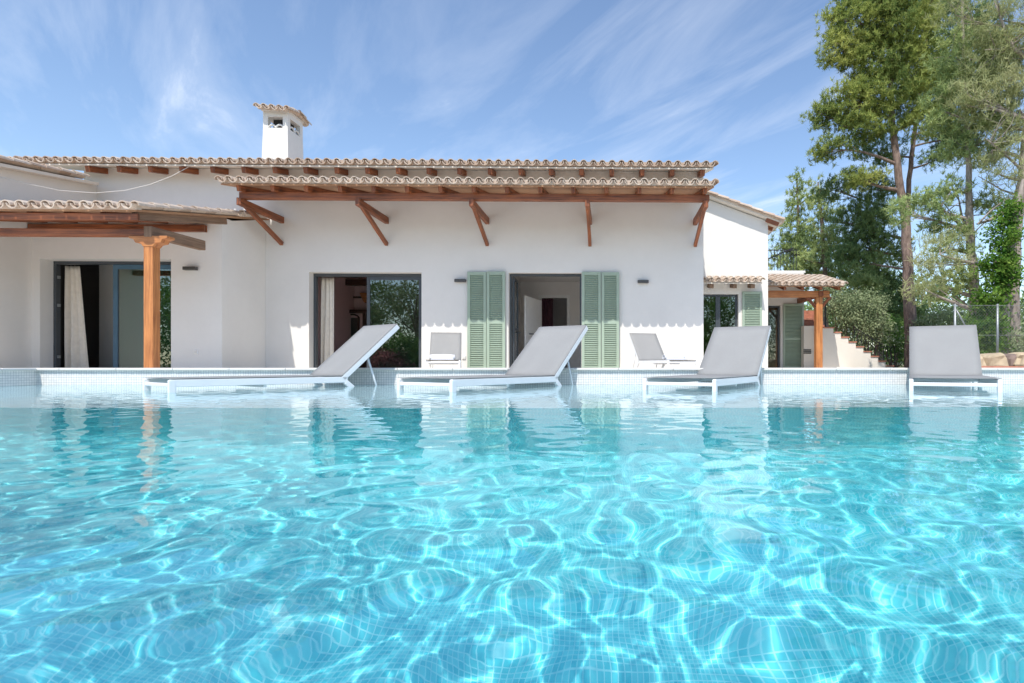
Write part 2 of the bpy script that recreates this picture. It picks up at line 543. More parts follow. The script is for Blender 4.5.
# ------------------------------------------------------------------ building helpers
def wall_mb(x0, x1, z0, z1, holes, y0, y1, m=None, top=None):
    "wall in the x-z plane between y0 (front) and y1 with rectangular openings"
    m = m or MB()
    xs = sorted({x0, x1, *[h[0] for h in holes], *[h[1] for h in holes]})
    zs = sorted({z0, z1, *[h[2] for h in holes], *[h[3] for h in holes]})
    xs = [v for v in xs if x0 - 1e-6 <= v <= x1 + 1e-6]; zs = [v for v in zs if z0 - 1e-6 <= v <= z1 + 1e-6]

    def solid(i, j):
        if i < 0 or j < 0 or i >= len(xs) - 1 or j >= len(zs) - 1: return False
        cx, cz = (xs[i] + xs[i + 1]) / 2, (zs[j] + zs[j + 1]) / 2
        return not any(h[0] < cx < h[1] and h[2] < cz < h[3] for h in holes)
    for i in range(len(xs) - 1):
        for j in range(len(zs) - 1):
            if not solid(i, j): continue
            a, b, c, d = xs[i], xs[i + 1], zs[j], zs[j + 1]
            m.add([(a, y0, c), (b, y0, c), (b, y0, d), (a, y0, d)], [(0, 1, 2, 3)])
            m.add([(a, y1, c), (b, y1, c), (b, y1, d), (a, y1, d)], [(3, 2, 1, 0)])
            if not solid(i - 1, j): m.add([(a, y0, c), (a, y1, c), (a, y1, d), (a, y0, d)], [(3, 2, 1, 0)])
            if not solid(i + 1, j): m.add([(b, y0, c), (b, y1, c), (b, y1, d), (b, y0, d)], [(0, 1, 2, 3)])
            if not solid(i, j + 1): m.add([(a, y0, d), (b, y0, d), (b, y1, d), (a, y1, d)], [(0, 1, 2, 3)])
            if not solid(i, j - 1): m.add([(a, y0, c), (b, y0, c), (b, y1, c), (a, y1, c)], [(3, 2, 1, 0)])
    return m


def tile_roof(name, O, E, S, width, length, parent, mat=None, pitch=.215, seed=1):
    "barrel tiles: covers over pans, eave direction E, up the slope S, from the eave corner O"
    O, E, S = np.array(O, float), np.array(E, float), np.array(S, float)
    E /= np.linalg.norm(E); S /= np.linalg.norm(S); Nn = np.cross(E, S)
    if Nn[2] < 0: Nn = -Nn
    r = np.random.default_rng(seed)
    seg, ex, ln, th = 6, .34, .41, .016
    rows = max(1, int(round(length / ex))); ex = length / rows
    cols = max(1, int(round(width / pitch))); pitch = width / cols
    V, F = [], []
    ang = np.linspace(0, math.pi, seg + 1)
    for row in range(rows):
        for c in range(cols * 2 + 1):
            cover = c % 2 == 0
            e0 = c * pitch / 2 + r.normal() * .004; s0 = row * ex - (.0 if cover else .022) + r.normal() * .007
            l = ln if row < rows - 1 else ex
            ra, rb = (.082, .066) if cover else (.094, .094)
            yaw = r.normal() * .015
            vs = []
            for (rad, s_, dz) in ((ra, 0, 0), (rb, l, 0)):
                for t in (0, th):
                    R = rad + (0 if t == 0 else -th)
                    for a in ang:
                        e = math.cos(a) * R; h = math.sin(a) * R
                        lift = (.018 if s_ == 0 else 0) + r.normal() * .0
                        if cover: zc = .062 + h - .012 + lift
                        else: zc = .100 - h
                        vs.append(O + E * (e0 + e + yaw * s_) + S * (s0 + s_) + Nn * zc)
            n = seg + 1
            b = len(V); V += vs
            for i in range(seg):
                F.append((b + i, b + i + 1, b + 2 * n + i + 1, b + 2 * n + i))
                F.append((b + n + i, b + 3 * n + i, b + 3 * n + i + 1, b + n + i + 1))
                F.append((b + i, b + n + i, b + n + i + 1, b + i + 1))
            F.append((b, b + 2 * n, b + 3 * n, b + n)); F.append((b + seg, b + n + seg, b + 3 * n + seg, b + 2 * n + seg))
    b = len(V)
    for e, sq, zc in ((.02, .06, 0), (width - .02, .06, 0), (width - .02, .16, 0), (.02, .16, 0), (.02, .06, .105), (width - .02, .06, .105), (width - .02, .16, .105), (.02, .16, .105)):
        V.append(O + E * e + S * sq + Nn * zc)
    F += [(b, b + 1, b + 5, b + 4), (b + 4, b + 5, b + 6, b + 7), (b + 1, b + 2, b + 6, b + 5), (b + 3, b, b + 4, b + 7)]
    return np_mesh(name, np.array(V), np.array(F), mat or M['tile'], parent)


def pane_frame(m, x0, x1, z0, z1, y, w=.05, d=.06):
    m.box(x0, x0 + w, y, y + d, z0, z1); m.box(x1 - w, x1, y, y + d, z0, z1)
    m.box(x0 + w, x1 - w, y + .002, y + d - .002, z1 - w, z1); m.box(x0 + w, x1 - w, y + .002, y + d - .002, z0, z0 + w)
    return m


def shutter_mb(w, h, mid, t=.04):
    "louvred leaf standing in the x-z plane, front face at y=0, x from 0 to w"
    m = MB(); s = .065
    m.box(0, s, 0, t, 0, h); m.box(w - s, w, 0, t, 0, h)
    for a, b in ((0, .09), (mid - .045, mid + .045), (h - .08, h)): m.box(s, w - s, .002, t - .002, a, b)
    for z0, z1 in ((.09, mid - .045), (mid + .045, h - .08)):
        n = max(3, int((z1 - z0) / .05)); p = (z1 - z0) / n
        for i in range(n):
            z = z0 + (i + .5) * p
            m.beam((s, t / 2, z), (w - s, t / 2, z), .048, .008, up=(0, -.62, .78))
    m.box(s, w - s, t - .006, t - .003, .09, h - .08)
    return m


# ------------------------------------------------------------------ the villa
YM, YL, YR = 13.5, 12.0, 17.0
villa = thing('villa', 'long white plastered villa with clay tiled eaves, chimney and sage green shutters', 'house', (0, YM, 0))


def part(mb, name, mat, parent=villa, **k):
    o = mb.build(name, mat, parent, **k)
    o.matrix_parent_inverse = Matrix.Translation(parent.location).inverted() if parent.parent is None else Matrix.Identity(4)
    return o


def keep(o, parent):
    "put an object that was built in world coordinates under its thing"
    o.parent = parent
    o.matrix_parent_inverse = Matrix.Translation(parent.location).inverted() if parent.parent is None else Matrix.Identity(4)
    return o


XW0 = gx(97, YM); XW1 = gx(703.5, YM)
HT = 2.40
A0, A1 = gx(309, YM), gx(421.5, YM)
B0, B1 = gx(508.5, YM), gx(581.5, YM)
EAVE = 4.71
m = wall_mb(XW0 - .3, XW1, 0, EAVE + .12, [(A0, A1, 0, HT), (B0, B1, 0, HT)], YM, YM + .32)
m.box(XW1 - .32, XW1 - .001, YM + .322, 20, 0, EAVE + .12)
part(m, 'wall', M['plaster'])
# left wing wall and its return
LX0, LX1 = XW0, gx(222, YL)
D0, D1 = gx(40, YL), gx(171, YL)
sl = .215
zroof = lambda Y: 2.80 + (Y - 9.7) * sl
m = wall_mb(LX0, LX1, 0, zroof(YL) + .012, [(D0, D1, 0, HT + .02)], YL, YL + .32)
m.add([(LX1, YL + .322, 0), (LX1, YM - .002, 0), (LX1, YM - .002, zroof(YM) + .012), (LX1, YL + .322, zroof(YL) + .012),
       (LX1 - .3, YL + .322, 0), (LX1 - .3, YM - .002, 0), (LX1 - .3, YM - .002, zroof(YM) + .012), (LX1 - .3, YL + .322, zroof(YL) + .012)],
      [(0, 1, 2, 3), (7, 6, 5, 4), (3, 2, 6, 7)])
part(m, 'wall', M['plaster'])
# far left wing, only its right face shows
zfl = lambda Y: 4.34 + (Y - 12.8) * .14
m = MB()
m.add([(XW0, 9.4, 0), (XW0, YM - .002, 0), (XW0, YM - .002, zfl(YM)), (XW0, 9.4, zfl(9.4)),
       (XW0 - .32, 9.4, 0), (XW0 - .32, YM - .002, 0), (XW0 - .32, YM - .002, zfl(YM)), (XW0 - .32, 9.4, zfl(9.4)),
       (XW0 - 4, 9.4, 0), (XW0 - 4, 9.4, zfl(9.4)), (XW0 - 4, YM, 0), (XW0 - 4, YM, zfl(YM))],
      [(0, 1, 2, 3), (7, 6, 5, 4), (8, 0, 3, 9), (10, 8, 9, 11), (3, 2, 11, 9)])
part(m, 'wall', M['plaster'])
# right wing with a sloping gable
RX1 = gx(768, YR)
RE_X, RE_Z, RS = gx(785, YR - .4), gz(785, 222, YR - .4), .36
zg = lambda X: RE_Z + (RE_X - X) * RS
W0, W1 = gx(698, YR), gx(738.5, YR)
WT = gz(720, 294, YR)
m = wall_mb(XW1 + .002, RX1, 0, 3.0, [(W0, W1, 0, WT)], YR, YR + .3)
zz1, zz0 = zg(RX1) - .03, zg(XW1) - .03
m.add([(XW1 + .002, YR, 3.0), (RX1, YR, 3.0), (RX1, YR, zz1), (XW1 + .002, YR, zz0)], [(0, 1, 2, 3)])
m.add([(RX1, YR, 0), (RX1, 24, 0), (RX1, 24, zz1), (RX1, YR, zz1)], [(0, 1, 2, 3)])
part(m, 'wall', M['plaster'])

# roofs -----------------------------------------------------------
UX0, UX1 = gx(18, 12.95), gx(715, 12.95)
th = math.radians(14)
YE = 12.93
o = tile_roof('roof', (UX0, YE, EAVE + .035), (1, 0, 0), (0, math.cos(th), math.sin(th)), UX1 - UX0, 5.1, None, seed=2); keep(o, villa)
rf = o
m = MB()
m.add([(UX0 + .03, YE + .05, EAVE), (UX1 - .03, YE + .05, EAVE), (UX1 - .03, YE + 5, EAVE + 5 * math.tan(th)), (UX0 + .03, YE + 5, EAVE + 5 * math.tan(th)),
       (UX0 + .03, YE + .05, EAVE + .035), (UX1 - .03, YE + .05, EAVE + .035), (UX1 - .03, YE + 5, EAVE + .035 + 5 * math.tan(th)), (UX0 + .03, YE + 5, EAVE + .035 + 5 * math.tan(th))],
      [(3, 2, 1, 0), (4, 5, 6, 7), (0, 1, 5, 4), (1, 2, 6, 5), (2, 3, 7, 6), (3, 0, 4, 7)])
part(m, 'eave_boards', M['cream'])
rx = gx(84, 13.0) + .05
k = 0
while rx < UX1 - .1:
    m = MB()
    z0 = EAVE - .075
    m.beam((rx, YE + .10, z0 + .05 * .25), (rx, YM + .1, z0 + (YM - YE) * math.tan(th)), .105, .13)
    part(m, 'rafter', M['wood'], bevel=.008)
    rx += .70 + .004 * random.uniform(-1, 1); k += 1
# far left roof verge
s_ = Vector((0, 1, .14)).normalized()
o = tile_roof('roof', (XW0 + .22, 9.1, zfl(9.1) + .03), (-1, 0, 0), tuple(s_), 3.0, 3.95, None, seed=4); keep(o, villa)
m = MB(); m.beam((XW0 + .12, 9.2, zfl(9.2) - .02), (XW0 + .12, 13.3, zfl(13.3) - .02), .2, .06); part(m, 'verge_board', M['cream'])
# left wing roof, carried on over the porch
LRX1 = LX1 + .13
o = tile_roof('roof', (XW0 + .03, 9.68, 2.83), (1, 0, 0), (0, 1, sl), LRX1 - XW0 - .03, 2.75, None, seed=5); keep(o, villa)
q_ = 2.75 / math.sqrt(1 + sl * sl)
o = tile_roof('roof', (XW0 + .03, 9.68 + q_, 2.83 + q_ * sl), (1, 0, 0), (0, 1, sl), LRX1 - XW0 + .02, 1.08, None, seed=6); keep(o, villa)
m = MB()
for a, b in ((.0, .035),):
    y0, y1 = 9.74, YM - .01
    m.add([(XW0 + .02, y0, zroof(y0)), (LRX1 - .03, y0, zroof(y0)), (LRX1 - .03, y1, zroof(y1)), (XW0 + .02, y1, zroof(y1)),
           (XW0 + .02, y0, zroof(y0) + .04), (LRX1 - .03, y0, zroof(y0) + .04), (LRX1 - .03, y1, zroof(y1) + .04), (XW0 + .02, y1, zroof(y1) + .04)],
          [(3, 2, 1, 0), (4, 5, 6, 7), (0, 1, 5, 4), (1, 2, 6, 5), (2, 3, 7, 6), (3, 0, 4, 7)])
part(m, 'roof_boards', M['board'])
# right wing roof (eave to the right)
E_ = (0, 1, 0); S_ = Vector((-1, 0, RS)).normalized()
o = tile_roof('roof', (RE_X, YR - .27, RE_Z + .02), E_, tuple(S_), 5, 3.9, None, seed=6); keep(o, villa)
m = MB()
xa, xb = RE_X - .04, XW1 - .6
m.add([(xa, YR - .22, zg(xa)), (xb, YR - .22, zg(xb)), (xb, 22, zg(xb)), (xa, 22, zg(xa)), (xa, YR - .22, zg(xa) + .045), (xb, YR - .22, zg(xb) + .045), (xb, 22, zg(xb) + .045), (xa, 22, zg(xa) + .045)],
      [(0, 1, 2, 3), (7, 6, 5, 4), (1, 0, 4, 5), (2, 1, 5, 6), (3, 2, 6, 7), (0, 3, 7, 4)])
part(m, 'roof_boards', M['cream'])
for yy in np.arange(YR - .15, 21, .62):
    m = MB(); m.beam((RE_X - .12, yy, zg(RE_X - .12) - .055), (RX1 - .1, yy, zg(RX1 - .1) - .055), .09, .11); part(m, 'rafter', M['wood'], bevel=.006)

# tiled canopy over the right wing window
CX0, CX1 = gx(696, 16.55), gx(762, 16.55)
cz = gz(740, 283, 16.5)
o = tile_roof('canopy', (CX0, 16.48, cz + .02), (1, 0, 0), (0, 1, .30), CX1 - CX0, .55, None, seed=8); keep(o, villa)
can = o
m = MB(); m.add([(CX0, 16.53, cz - .02), (CX1, 16.53, cz - .02), (CX1, YR - .002, cz + .12), (CX0, YR - .002, cz + .12), (CX0, 16.53, cz + .02), (CX1, 16.53, cz + .02), (CX1, YR - .002, cz + .16), (CX0, YR - .002, cz + .16)],
                [(3, 2, 1, 0), (4, 5, 6, 7), (0, 1, 5, 4), (1, 2, 6, 5), (3, 0, 4, 7)])
b = m.build('canopy_boards', M['cream']); b.parent = can
for p in (711, 734, 752):
    xx = gx(p, 16.7); m = MB(); m.beam((xx, 16.60, cz - .085), (xx, YR, cz - .01), .13, .12); b = m.build('corbel', M['wood_old'], bevel=.01); b.parent = can
# wall lamps, sockets, small bits
def wall_lamp(px, py, Y, label):
    x, z = gx(px, Y), gz(px, py, Y)
    t = thing('wall_lamp', label, 'wall lamp', (x, Y, z), group='wall lamps on the villa')
    MB().box(-.13, .13, -.11, -.022, -.035, .035).build('lamp_body', M['lamp'], t, bevel=.006)
    MB().box(-.05, .05, -.022, 0, -.03, .03).build('wall_plate', M['lamp'], t)
    return t


wall_lamp(192.5, 269, YL, 'small dark wall lamp right of the porch post on the left wing')
wall_lamp(461, 281, YM, 'small dark wall lamp tucked against the shutter left of the bedroom door')
wall_lamp(643, 282, YM, 'small dark wall lamp alone on the wall right of the shutters')
for px, py, Y, lab in ((196, 352, YL, 'white wall socket low on the left wing wall'), (464, 357.5, YM, 'white wall socket low beside the green shutter')):
    t = thing('wall_socket', lab, 'socket', (gx(px, Y), Y, gz(px, py, Y)), group='outdoor wall sockets')
    MB().box(-.045, .045, -.02, 0, -.045, .045).build('socket_plate', M['white_door'], t, bevel=.008)
    MB().box(-.032, .032, -.030, -.021, -.03, .03).build('flap', M['coping'], t, bevel=.004)

# chimney ---------------------------------------------------------
YC = 15.4
c0, c1 = gx(260, YC), gx(288.5, YC)
cyb = YC + .85
zc0, zt1 = 4.6, gz(275, 127, YC)
m = MB()
ta = .03
def frust(m, x0, x1, y0, y1, z0, z1, t):
    m.add([(x0, y0, z0), (x1, y0, z0), (x1, y1, z0), (x0, y1, z0), (x0 + t, y0 + t, z1), (x1 - t, y0 + t, z1), (x1 - t, y1 - t, z1), (x0 + t, y1 - t, z1)],
          [(0, 3, 2, 1), (4, 5, 6, 7), (0, 1, 5, 4), (1, 2, 6, 5), (2, 3, 7, 6), (3, 0, 4, 7)])
frust(m, c0, c1, YC, cyb, zc0, zt1, .05)
chim = part(m, 'chimney', M['plaster'])
# hood: four corner piers, curved tiles set in the openings, tiled cap
hz = gz(275, 111, YC)
m = MB()
a0, a1, b0, b1 = c0 + .05, c1 - .05, YC + .05, cyb - .05
for xx in (a0, a1 - .13):
    for yy in (b0, b1 - .13): m.box(xx, xx + .13, yy, yy + .13, zt1 - .01, hz)
m.box(a0 + .002, a1 - .002, b0 + .002, b1 - .002, hz - .13, hz + .02)
m.box(a0 - .03, a1 + .03, b0 - .06, b1 + .03, hz + .022, hz + .04)
h = m.build('chimney_hood', M['plaster']); h.parent = chim
h = MB().box(a0 + .16, a1 - .16, b0 + .2, b1 - .16, zt1 - .01, hz - .02).build('dark_core', M['room_dark']); h.parent = chim  # added solid core, its black colour stands for the shaded hollow
m = MB()
for (p0, d) in (((a0 + .13, b0 + .03, zt1), (1, 0, 0)), ((a1 - .03, b0 + .13, zt1), (0, 1, 0))):
    p0, d = Vector(p0), Vector(d)
    span = (a1 - a0 - .26) if d.x else (b1 - b0 - .26)
    for i in range(2):
        c = p0 + d * (span * (.25 + .5 * i))
        r = span * .25
        pts = [c + d * (math.cos(t) * r) + Vector((0, 0, (math.sin(t)) * r * .9)) for t in np.linspace(0, math.pi, 9)]
        m.tube(pts, .026, 6)
h = m.build('vent_tile', M['plaster']); h.parent = chim
tl = Vector((0, 1, .0)); 
o = tile_roof('cap_tiles', (a0 - .07, b0 - .20, hz + .0), (1, 0, -.08), (0, 1, .24), a1 - a0 + .16, .55, None, seed=12, pitch=.2); o.parent = chim
o = tile_roof('cap_tiles', (a1 + .08, b1 + .14, hz - .03), (-1, 0, .08), (0, -1, .30), a1 - a0 + .16, .55, None, seed=13, pitch=.2); o.parent = chim

# openings --------------------------------------------------------
def curtain_obj(name, label, x0, x1, z0, z1, y, mat, folds, amp=.05, lean=0.0, gather=0.0):
    nu, nv = folds * 10 + 1, 24
    vs, fs = [], []
    for j in range(nv):
        v = j / (nv - 1)
        for i in range(nu):
            u = i / (nu - 1)
            a = amp * (.55 + .45 * math.sin(3 * u + 1)) * (.6 + .5 * (1 - v))
            ww = (x1 - x0) * (1 - gather * (1 - v) ** 1.0 * 0)
            x = x0 + ww * u + lean * (1 - v) * u
            vs.append((x, y + a * math.sin(2 * math.pi * folds * u + 1.5 * math.sin(2.1 * v + 5 * u)), z0 + (z1 - z0) * v))
    for j in range(nv - 1):
        for i in range(nu - 1):
            a = j * nu + i
            fs.append((a, a + 1, a + nu + 1, a + nu))
    m = MB().add(vs, fs, (0, 0, 1), True)
    o = m.build(name, mat)
    md = o.modifiers.new('Solid', 'SOLIDIFY'); md.thickness = .006
    return tag(o, label, 'curtain')


# A: sliding door of the pink room
yA = YM + .20
m = MB()
zA = HT - .002
m.box(A0 + .001, A1 - .001, yA, yA + .10, zA - .07, zA); m.box(A0 + .001, A0 + .06, yA, yA + .10, 0, zA - .072); m.box(A1 - .06, A1 - .001, yA, yA + .10, 0, zA - .072)
m.box(A0 + .06, A1 - .06, yA, yA + .10, .0, .03)
fA = part(m, 'sliding_door', M['frame'], bevel=.004)
p0 = gx(366.5, yA)
m = MB(); pane_frame(m, p0, A1 - .062, .032, zA - .074, yA + .012, .075, .045)
sA = m.build('door_leaf', M['frame'], bevel=.004); sA.parent = fA
g = MB().box(p0 + .07, A1 - .13, yA + .03, yA + .036, .10, zA - .14).build('pane', M['glass_dark']); g.parent = fA
# room behind A
ra0, ra1, rya, ryb = A0 - .6, A1 + .35, YM + .322, 17.2
def room(x0, x1, y0, y1, z1, holes_back=()):
    m = wall_mb(x0, x1, .0, z1, list(holes_back), y1, y1 + .1)
    m.add([(x0, y0, 0), (x0, y1, 0), (x0, y1, z1), (x0, y0, z1)], [(0, 1, 2, 3)])
    m.add([(x1, y0, 0), (x1, y1, 0), (x1, y1, z1), (x1, y0, z1)], [(3, 2, 1, 0)])
    m.add([(x0, y0, z1), (x1, y0, z1), (x1, y1, z1), (x0, y1, z1)], [(3, 2, 1, 0)])
    return m


def floor_mb(x0, x1, y0, y1, z=.006):
    return MB().add([(x0, y0, z), (x1, y0, z), (x1, y1, z), (x0, y1, z)], [(0, 1, 2, 3)])


part(room(ra0, ra1, rya, ryb, 2.75), 'room_wall', M['room_pink'])
part(floor_mb(ra0, ra1, rya, ryb), 'room_floor', M['coping'])
m = MB(); 
for yy in (15.0, 16.6): m.box(ra0 + .01, ra1 - .01, yy, yy + .16, 2.52, 2.70)
part(m, 'ceiling_beam', M['dark_wood'], bevel=.01)
curtain_obj('curtain', 'cream curtain drawn aside in the sliding doorway behind the leftmost pool lounger', gx(320, 14.1), gx(334, 14.1), .03, 2.36, 14.1, M['curtain'], 4)
wx0, wx1 = gx(334, 17.0), gx(367, 17.0)
t = thing('wardrobe', 'tall dark wood wardrobe with arched mirror at the back of the pink room', 'wardrobe', ((wx0 + wx1) / 2, 17.05, 0))
hw = (wx1 - wx0) / 2; wh = gz(350, 311, 17.0)
m = MB(); m.box(-hw, -hw + .10, -.14, .1, 0, wh); m.box(hw - .10, hw, -.14, .1, 0, wh); m.box(-hw - .04, hw + .04, -.17, .1, wh - .07, wh + .03); m.box(-hw + .1, hw - .1, -.12, .1, 0, .4)
m.build('carcase', M['dark_wood'], t, bevel=.01)
MB().box(-hw + .1, hw - .1, -.06, .1, .4, wh - .072).build('back_panel', M['room_pink'], t)
m = MB(); ax0, ax1 = -.18, .28
m.box(ax0, ax0 + .05, -.10, -.062, .75, 1.62); m.box(ax1 - .05, ax1, -.10, -.062, .75, 1.62); m.box(ax0, ax1, -.105, -.062, .70, .76)
m.tube([((ax0 + ax1) / 2 + math.cos(q) * .205, -.08, 1.6 + math.sin(q) * .1) for q in np.linspace(0, math.pi, 10)], .024, 6)
m.build('mirror_frame', M['dark_wood'], t)
MB().box(ax0 + .05, ax1 - .05, -.075, -.064, .76, 1.60).build('mirror', M['glass_dark'], t)
t = thing('wall_sconce', 'small wooden sconce high on the pink room wall', 'lamp', (gx(363, 16.9), ryb, gz(363, 297, 16.9)))
MB().prism([(-.16, .14), (.16, .14), (.09, -.10), (-.02, -.16)], -.2, -.02).build('shade', M['wood_lit'], t, bevel=.01)
MB().beam((-.95, -.05, .02), (-.16, -.05, .02), .03, .05).build('arm', M['dark_wood'], t)

# B: bedroom door between the shutters
yB = YM + .14
m = MB()
m.box(B0 + .001, B1 - .001, yB, yB + .09, zA - .055, zA); m.box(B0 + .001, B0 + .045, yB, yB + .09, 0, zA - .057); m.box(B1 - .045, B1 - .001, yB, yB + .09, 0, zA - .057)
fB = part(m, 'french_door', M['frame'], bevel=.004)
# left leaf swung inwards
ly = .62
lx0 = B0 + .05
m = MB()
for (u0, u1, z0, z1) in ((0, .06, .02, zA - .07), (ly - .06, ly, .02, zA - .07), (.06, ly - .06, zA - .13, zA - .07), (.06, ly - .06, .02, .10), (.06, ly - .06, 1.05, 1.12)):
    m.box(lx0, lx0 + .05, yB + .1 + u0, yB + .1 + u1, z0, z1)
l = m.build('door_leaf', M['frame'], bevel=.004); l.parent = fB
l = MB().box(lx0 + .02, lx0 + .028, yB + .16, yB + .1 + ly - .06, .1, zA - .13).build('pane', M['glass_dark']); l.parent = fB
m = MB(); m.tube([(lx0 + .05, yB + ly + .07, 1.02), (lx0 + .11, yB + ly + .07, 1.02), (lx0 + .11, yB + ly - .05, 1.02)], .012, 6)
l = m.build('door_handle', M['wire']); l.parent = fB
# right leaf swung inwards against the wall
m = MB()
for (u0, u1, z0, z1) in ((0, .06, .02, zA - .07), (ly - .06, ly, .02, zA - .07), (.06, ly - .06, zA - .13, zA - .07), (.06, ly - .06, .02, .10)):
    m.box(B1 - .052, B1 - .004, yB + .1 + u0, yB + .1 + u1, z0, z1)
l = m.build('door_leaf', M['frame'], bevel=.004); l.parent = fB
rb0, rb1, rbb = B0 - .35, B1 + .5, 17.4
i0, i1, iz = gx(541.5, rbb), gx(567, rbb), gz(555, 298, rbb)
part(room(rb0, rb1, YM + .322, rbb, 2.75, [(i0, i1, 0, iz)]), 'room_wall', M['room'])
part(floor_mb(rb0, rb1, YM + .322, rbb + 2), 'room_floor', M['terrace'])
m = MB(); m.box(i0 - .09, i0, rbb - .03, rbb + .03, 0, iz + .09); m.box(i1, i1 + .09, rbb - .03, rbb + .03, 0, iz + .09); m.box(i0, i1, rbb - .03, rbb + .03, iz, iz + .088)
part(m, 'door_surround', M['white_door'])
# inner white door standing open
da, db = Vector((gx(525, 14.9), 14.9, 0)), Vector((gx(541, 16.1), 16.1, 0))
m = MB(); dz = gz(530, 295, 14.9)
m.beam((da.x, da.y, dz / 2), (db.x, db.y, dz / 2), .045, dz - .03)
idr = part(m, 'inner_door', M['white_door'], bevel=.005)
m = MB(); m.tube([(da.x + .10, da.y + .08, 1.02), (da.x + .17, da.y + .06, 1.02), (da.x + .24, da.y + .26, 1.02)], .013, 6)
l = m.build('door_handle', M['iron']); l.parent = idr
part(room(i0 - 1.2, i1 + 1.2, rbb + .12, 20.5, 2.6), 'corridor_wall', M['room'])
curtain_obj('curtain', 'dark plum curtain hanging in the inner doorway of the bedroom', gx(541, 18.4), gx(553, 18.4), .05, 2.4, 18.4, M['curtain_dark'], 5, .04)

# left wing door
yD = YL + .28
zD = HT + .018
m = MB()
fm = gx(117, yD)
m.box(D0 + .001, D1 - .001, yD, yD + .1, zD - .06, zD); m.box(D0 + .001, D0 + .06, yD, yD + .1, 0, zD - .062); m.box(D1 - .05, D1 - .001, yD, yD + .1, 0, zD - .062)
fD = part(m, 'sliding_door', M['frame'], bevel=.004)
m = MB(); pane_frame(m, fm - .10, D1 - .052, .02, zD - .064, yD + .015, .10, .05)
l = m.build('door_leaf', M['frame_blue'], bevel=.004); l.parent = fD
l = MB().box(fm, D1 - .15, yD + .03, yD + .036, .12, zD - .165).build('pane', M['glass_dark']); l.parent = fD
m = MB()
for z in (.35, 1.45, 2.05):
    l = MB().box(D0 + .061, D0 + .10, yD + .02, yD + .06, z, z + .06).build('hinge', M['wire']); l.parent = fD
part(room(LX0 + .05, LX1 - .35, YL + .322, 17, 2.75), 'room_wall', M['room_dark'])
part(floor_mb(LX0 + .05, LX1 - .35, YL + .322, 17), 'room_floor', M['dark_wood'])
curtain_obj('curtain', 'long cream curtain blown outwards in the open porch doorway', gx(64, 12.55), gx(79.5, 12.55), .03, 2.36, 12.55, M['curtain'], 4, .06, lean=.22)
t = thing('shelf_rack', 'slim dark metal rack of square frames inside the porch doorway', 'shelf', (gx(91, 13.6), 13.6, 0))
m = MB(); hh = gz(91, 289, 13.6)
for xx in (-.17, .17):
    m.box(xx - .012, xx + .012, -.012, .012, 0, hh)
zs_ = np.linspace(.25, hh - .01, 6)
for z in zs_: m.box(-.158, .158, -.012, .012, z - .012, z + .012)
m.build('frame', M['iron'], t)
for a, b in zip(zs_[:-1], zs_[1:]): MB().box(-.145, .145, .0, .012, a + .03, b - .03).build('panel', M['wood_old'], t)
t = thing('bed', 'low bed under a brown cover in the dim porch room', 'bed', (gx(104, 15.2), 15.2, 0))
MB().box(-.6, .9, -.7, .9, .12, .62).build('mattress', M['board'], t, bevel=.06)
MB().box(-.62, .92, -.72, .92, .0, .12).build('bed_base', M['dark_wood'], t)

# right wing window
yW = YR + .12
m = MB(); wm = gx(718, yW)
m.box(W0, W1 - .001, yW, yW + .09, WT - .06, WT - .001); m.box(W1 - .07, W1 - .001, yW, yW + .09, 0, WT - .062); m.box(wm - .07, wm + .07, yW - .004, yW + .086, 0, WT - .062); m.box(W0, W0 + .05, yW, yW + .09, 0, WT - .062)
fW = part(m, 'sliding_window', M['frame'], bevel=.004)
for a, b in ((W0 + .05, wm - .07), (wm + .07, W1 - .07)):
    l = MB().box(a, b, yW + .03, yW + .036, .02, WT - .062).build('pane', M['glass_dark']); l.parent = fW
part(room(XW1 + .1, RX1 - .1, YR + .302, 20, 2.7), 'room_wall', M['room'])
part(floor_mb(XW1 + .1, RX1 - .1, YR + .302, 20), 'room_floor', M['terrace'])

# shutters
def shutter(px0, px1, Y, ytop, z0=.06, rz=0.0, mid=1.16):
    x0, x1 = gx(px0, Y), gx(px1, Y)
    zt = gz((px0 + px1) / 2, ytop, Y)
    o = shutter_mb(x1 - x0, zt - z0, mid).build('shutter', M['shutter'], villa, bevel=.003)
    o.location = Vector((x0, Y, z0)) - villa.location
    o.rotation_euler.z = rz
    return o


ys = YM - .075
shutter(467.3, 486, ys, 271.7, rz=.05); shutter(486.6, 505.2, ys, 271.5, rz=-.05)
shutter(581.8, 601, ys, 271.7, rz=.04); shutter(601.6, 619.2, ys, 272.2, rz=-.04)
shutter(742.5, 762, YR - .075, 291.5)

# ------------------------------------------------------------------ timber eave over the main front
YF, YP = 11.72, 12.08
RX0_, RX1_ = gx(221, YF) - .06, gx(715.5, YF)
awn = thing('timber_awning', 'long tiled timber awning on diagonal brackets across the main front', 'awning', ((RX0_ + RX1_) / 2, YM, 3.7))
zf = gz(400, 186.5, YF); ps = .20
o = tile_roof('roof', (RX0_, YF, zf + .055), (1, 0, 0), (0, 1, ps), RX1_ - RX0_, (YM - YF - .02) * math.sqrt(1 + ps * ps), None, seed=21); keep(o, awn)
m = MB()
y0, y1 = YF + .05, YM - .004
z0, z1 = zf + .03, zf + .03 + (y1 - YF) * ps
m.add([(RX0_ + .02, y0, z0), (RX1_ - .02, y0, z0), (RX1_ - .02, y1, z1), (RX0_ + .02, y1, z1), (RX0_ + .02, y0, z0 + .03), (RX1_ - .02, y0, z0 + .03), (RX1_ - .02, y1, z1 + .03), (RX0_ + .02, y1, z1 + .03)],
      [(3, 2, 1, 0), (4, 5, 6, 7), (0, 1, 5, 4), (1, 2, 6, 5), (2, 3, 7, 6), (3, 0, 4, 7)])
keep(m.build('roof_boards', M['board']), awn)
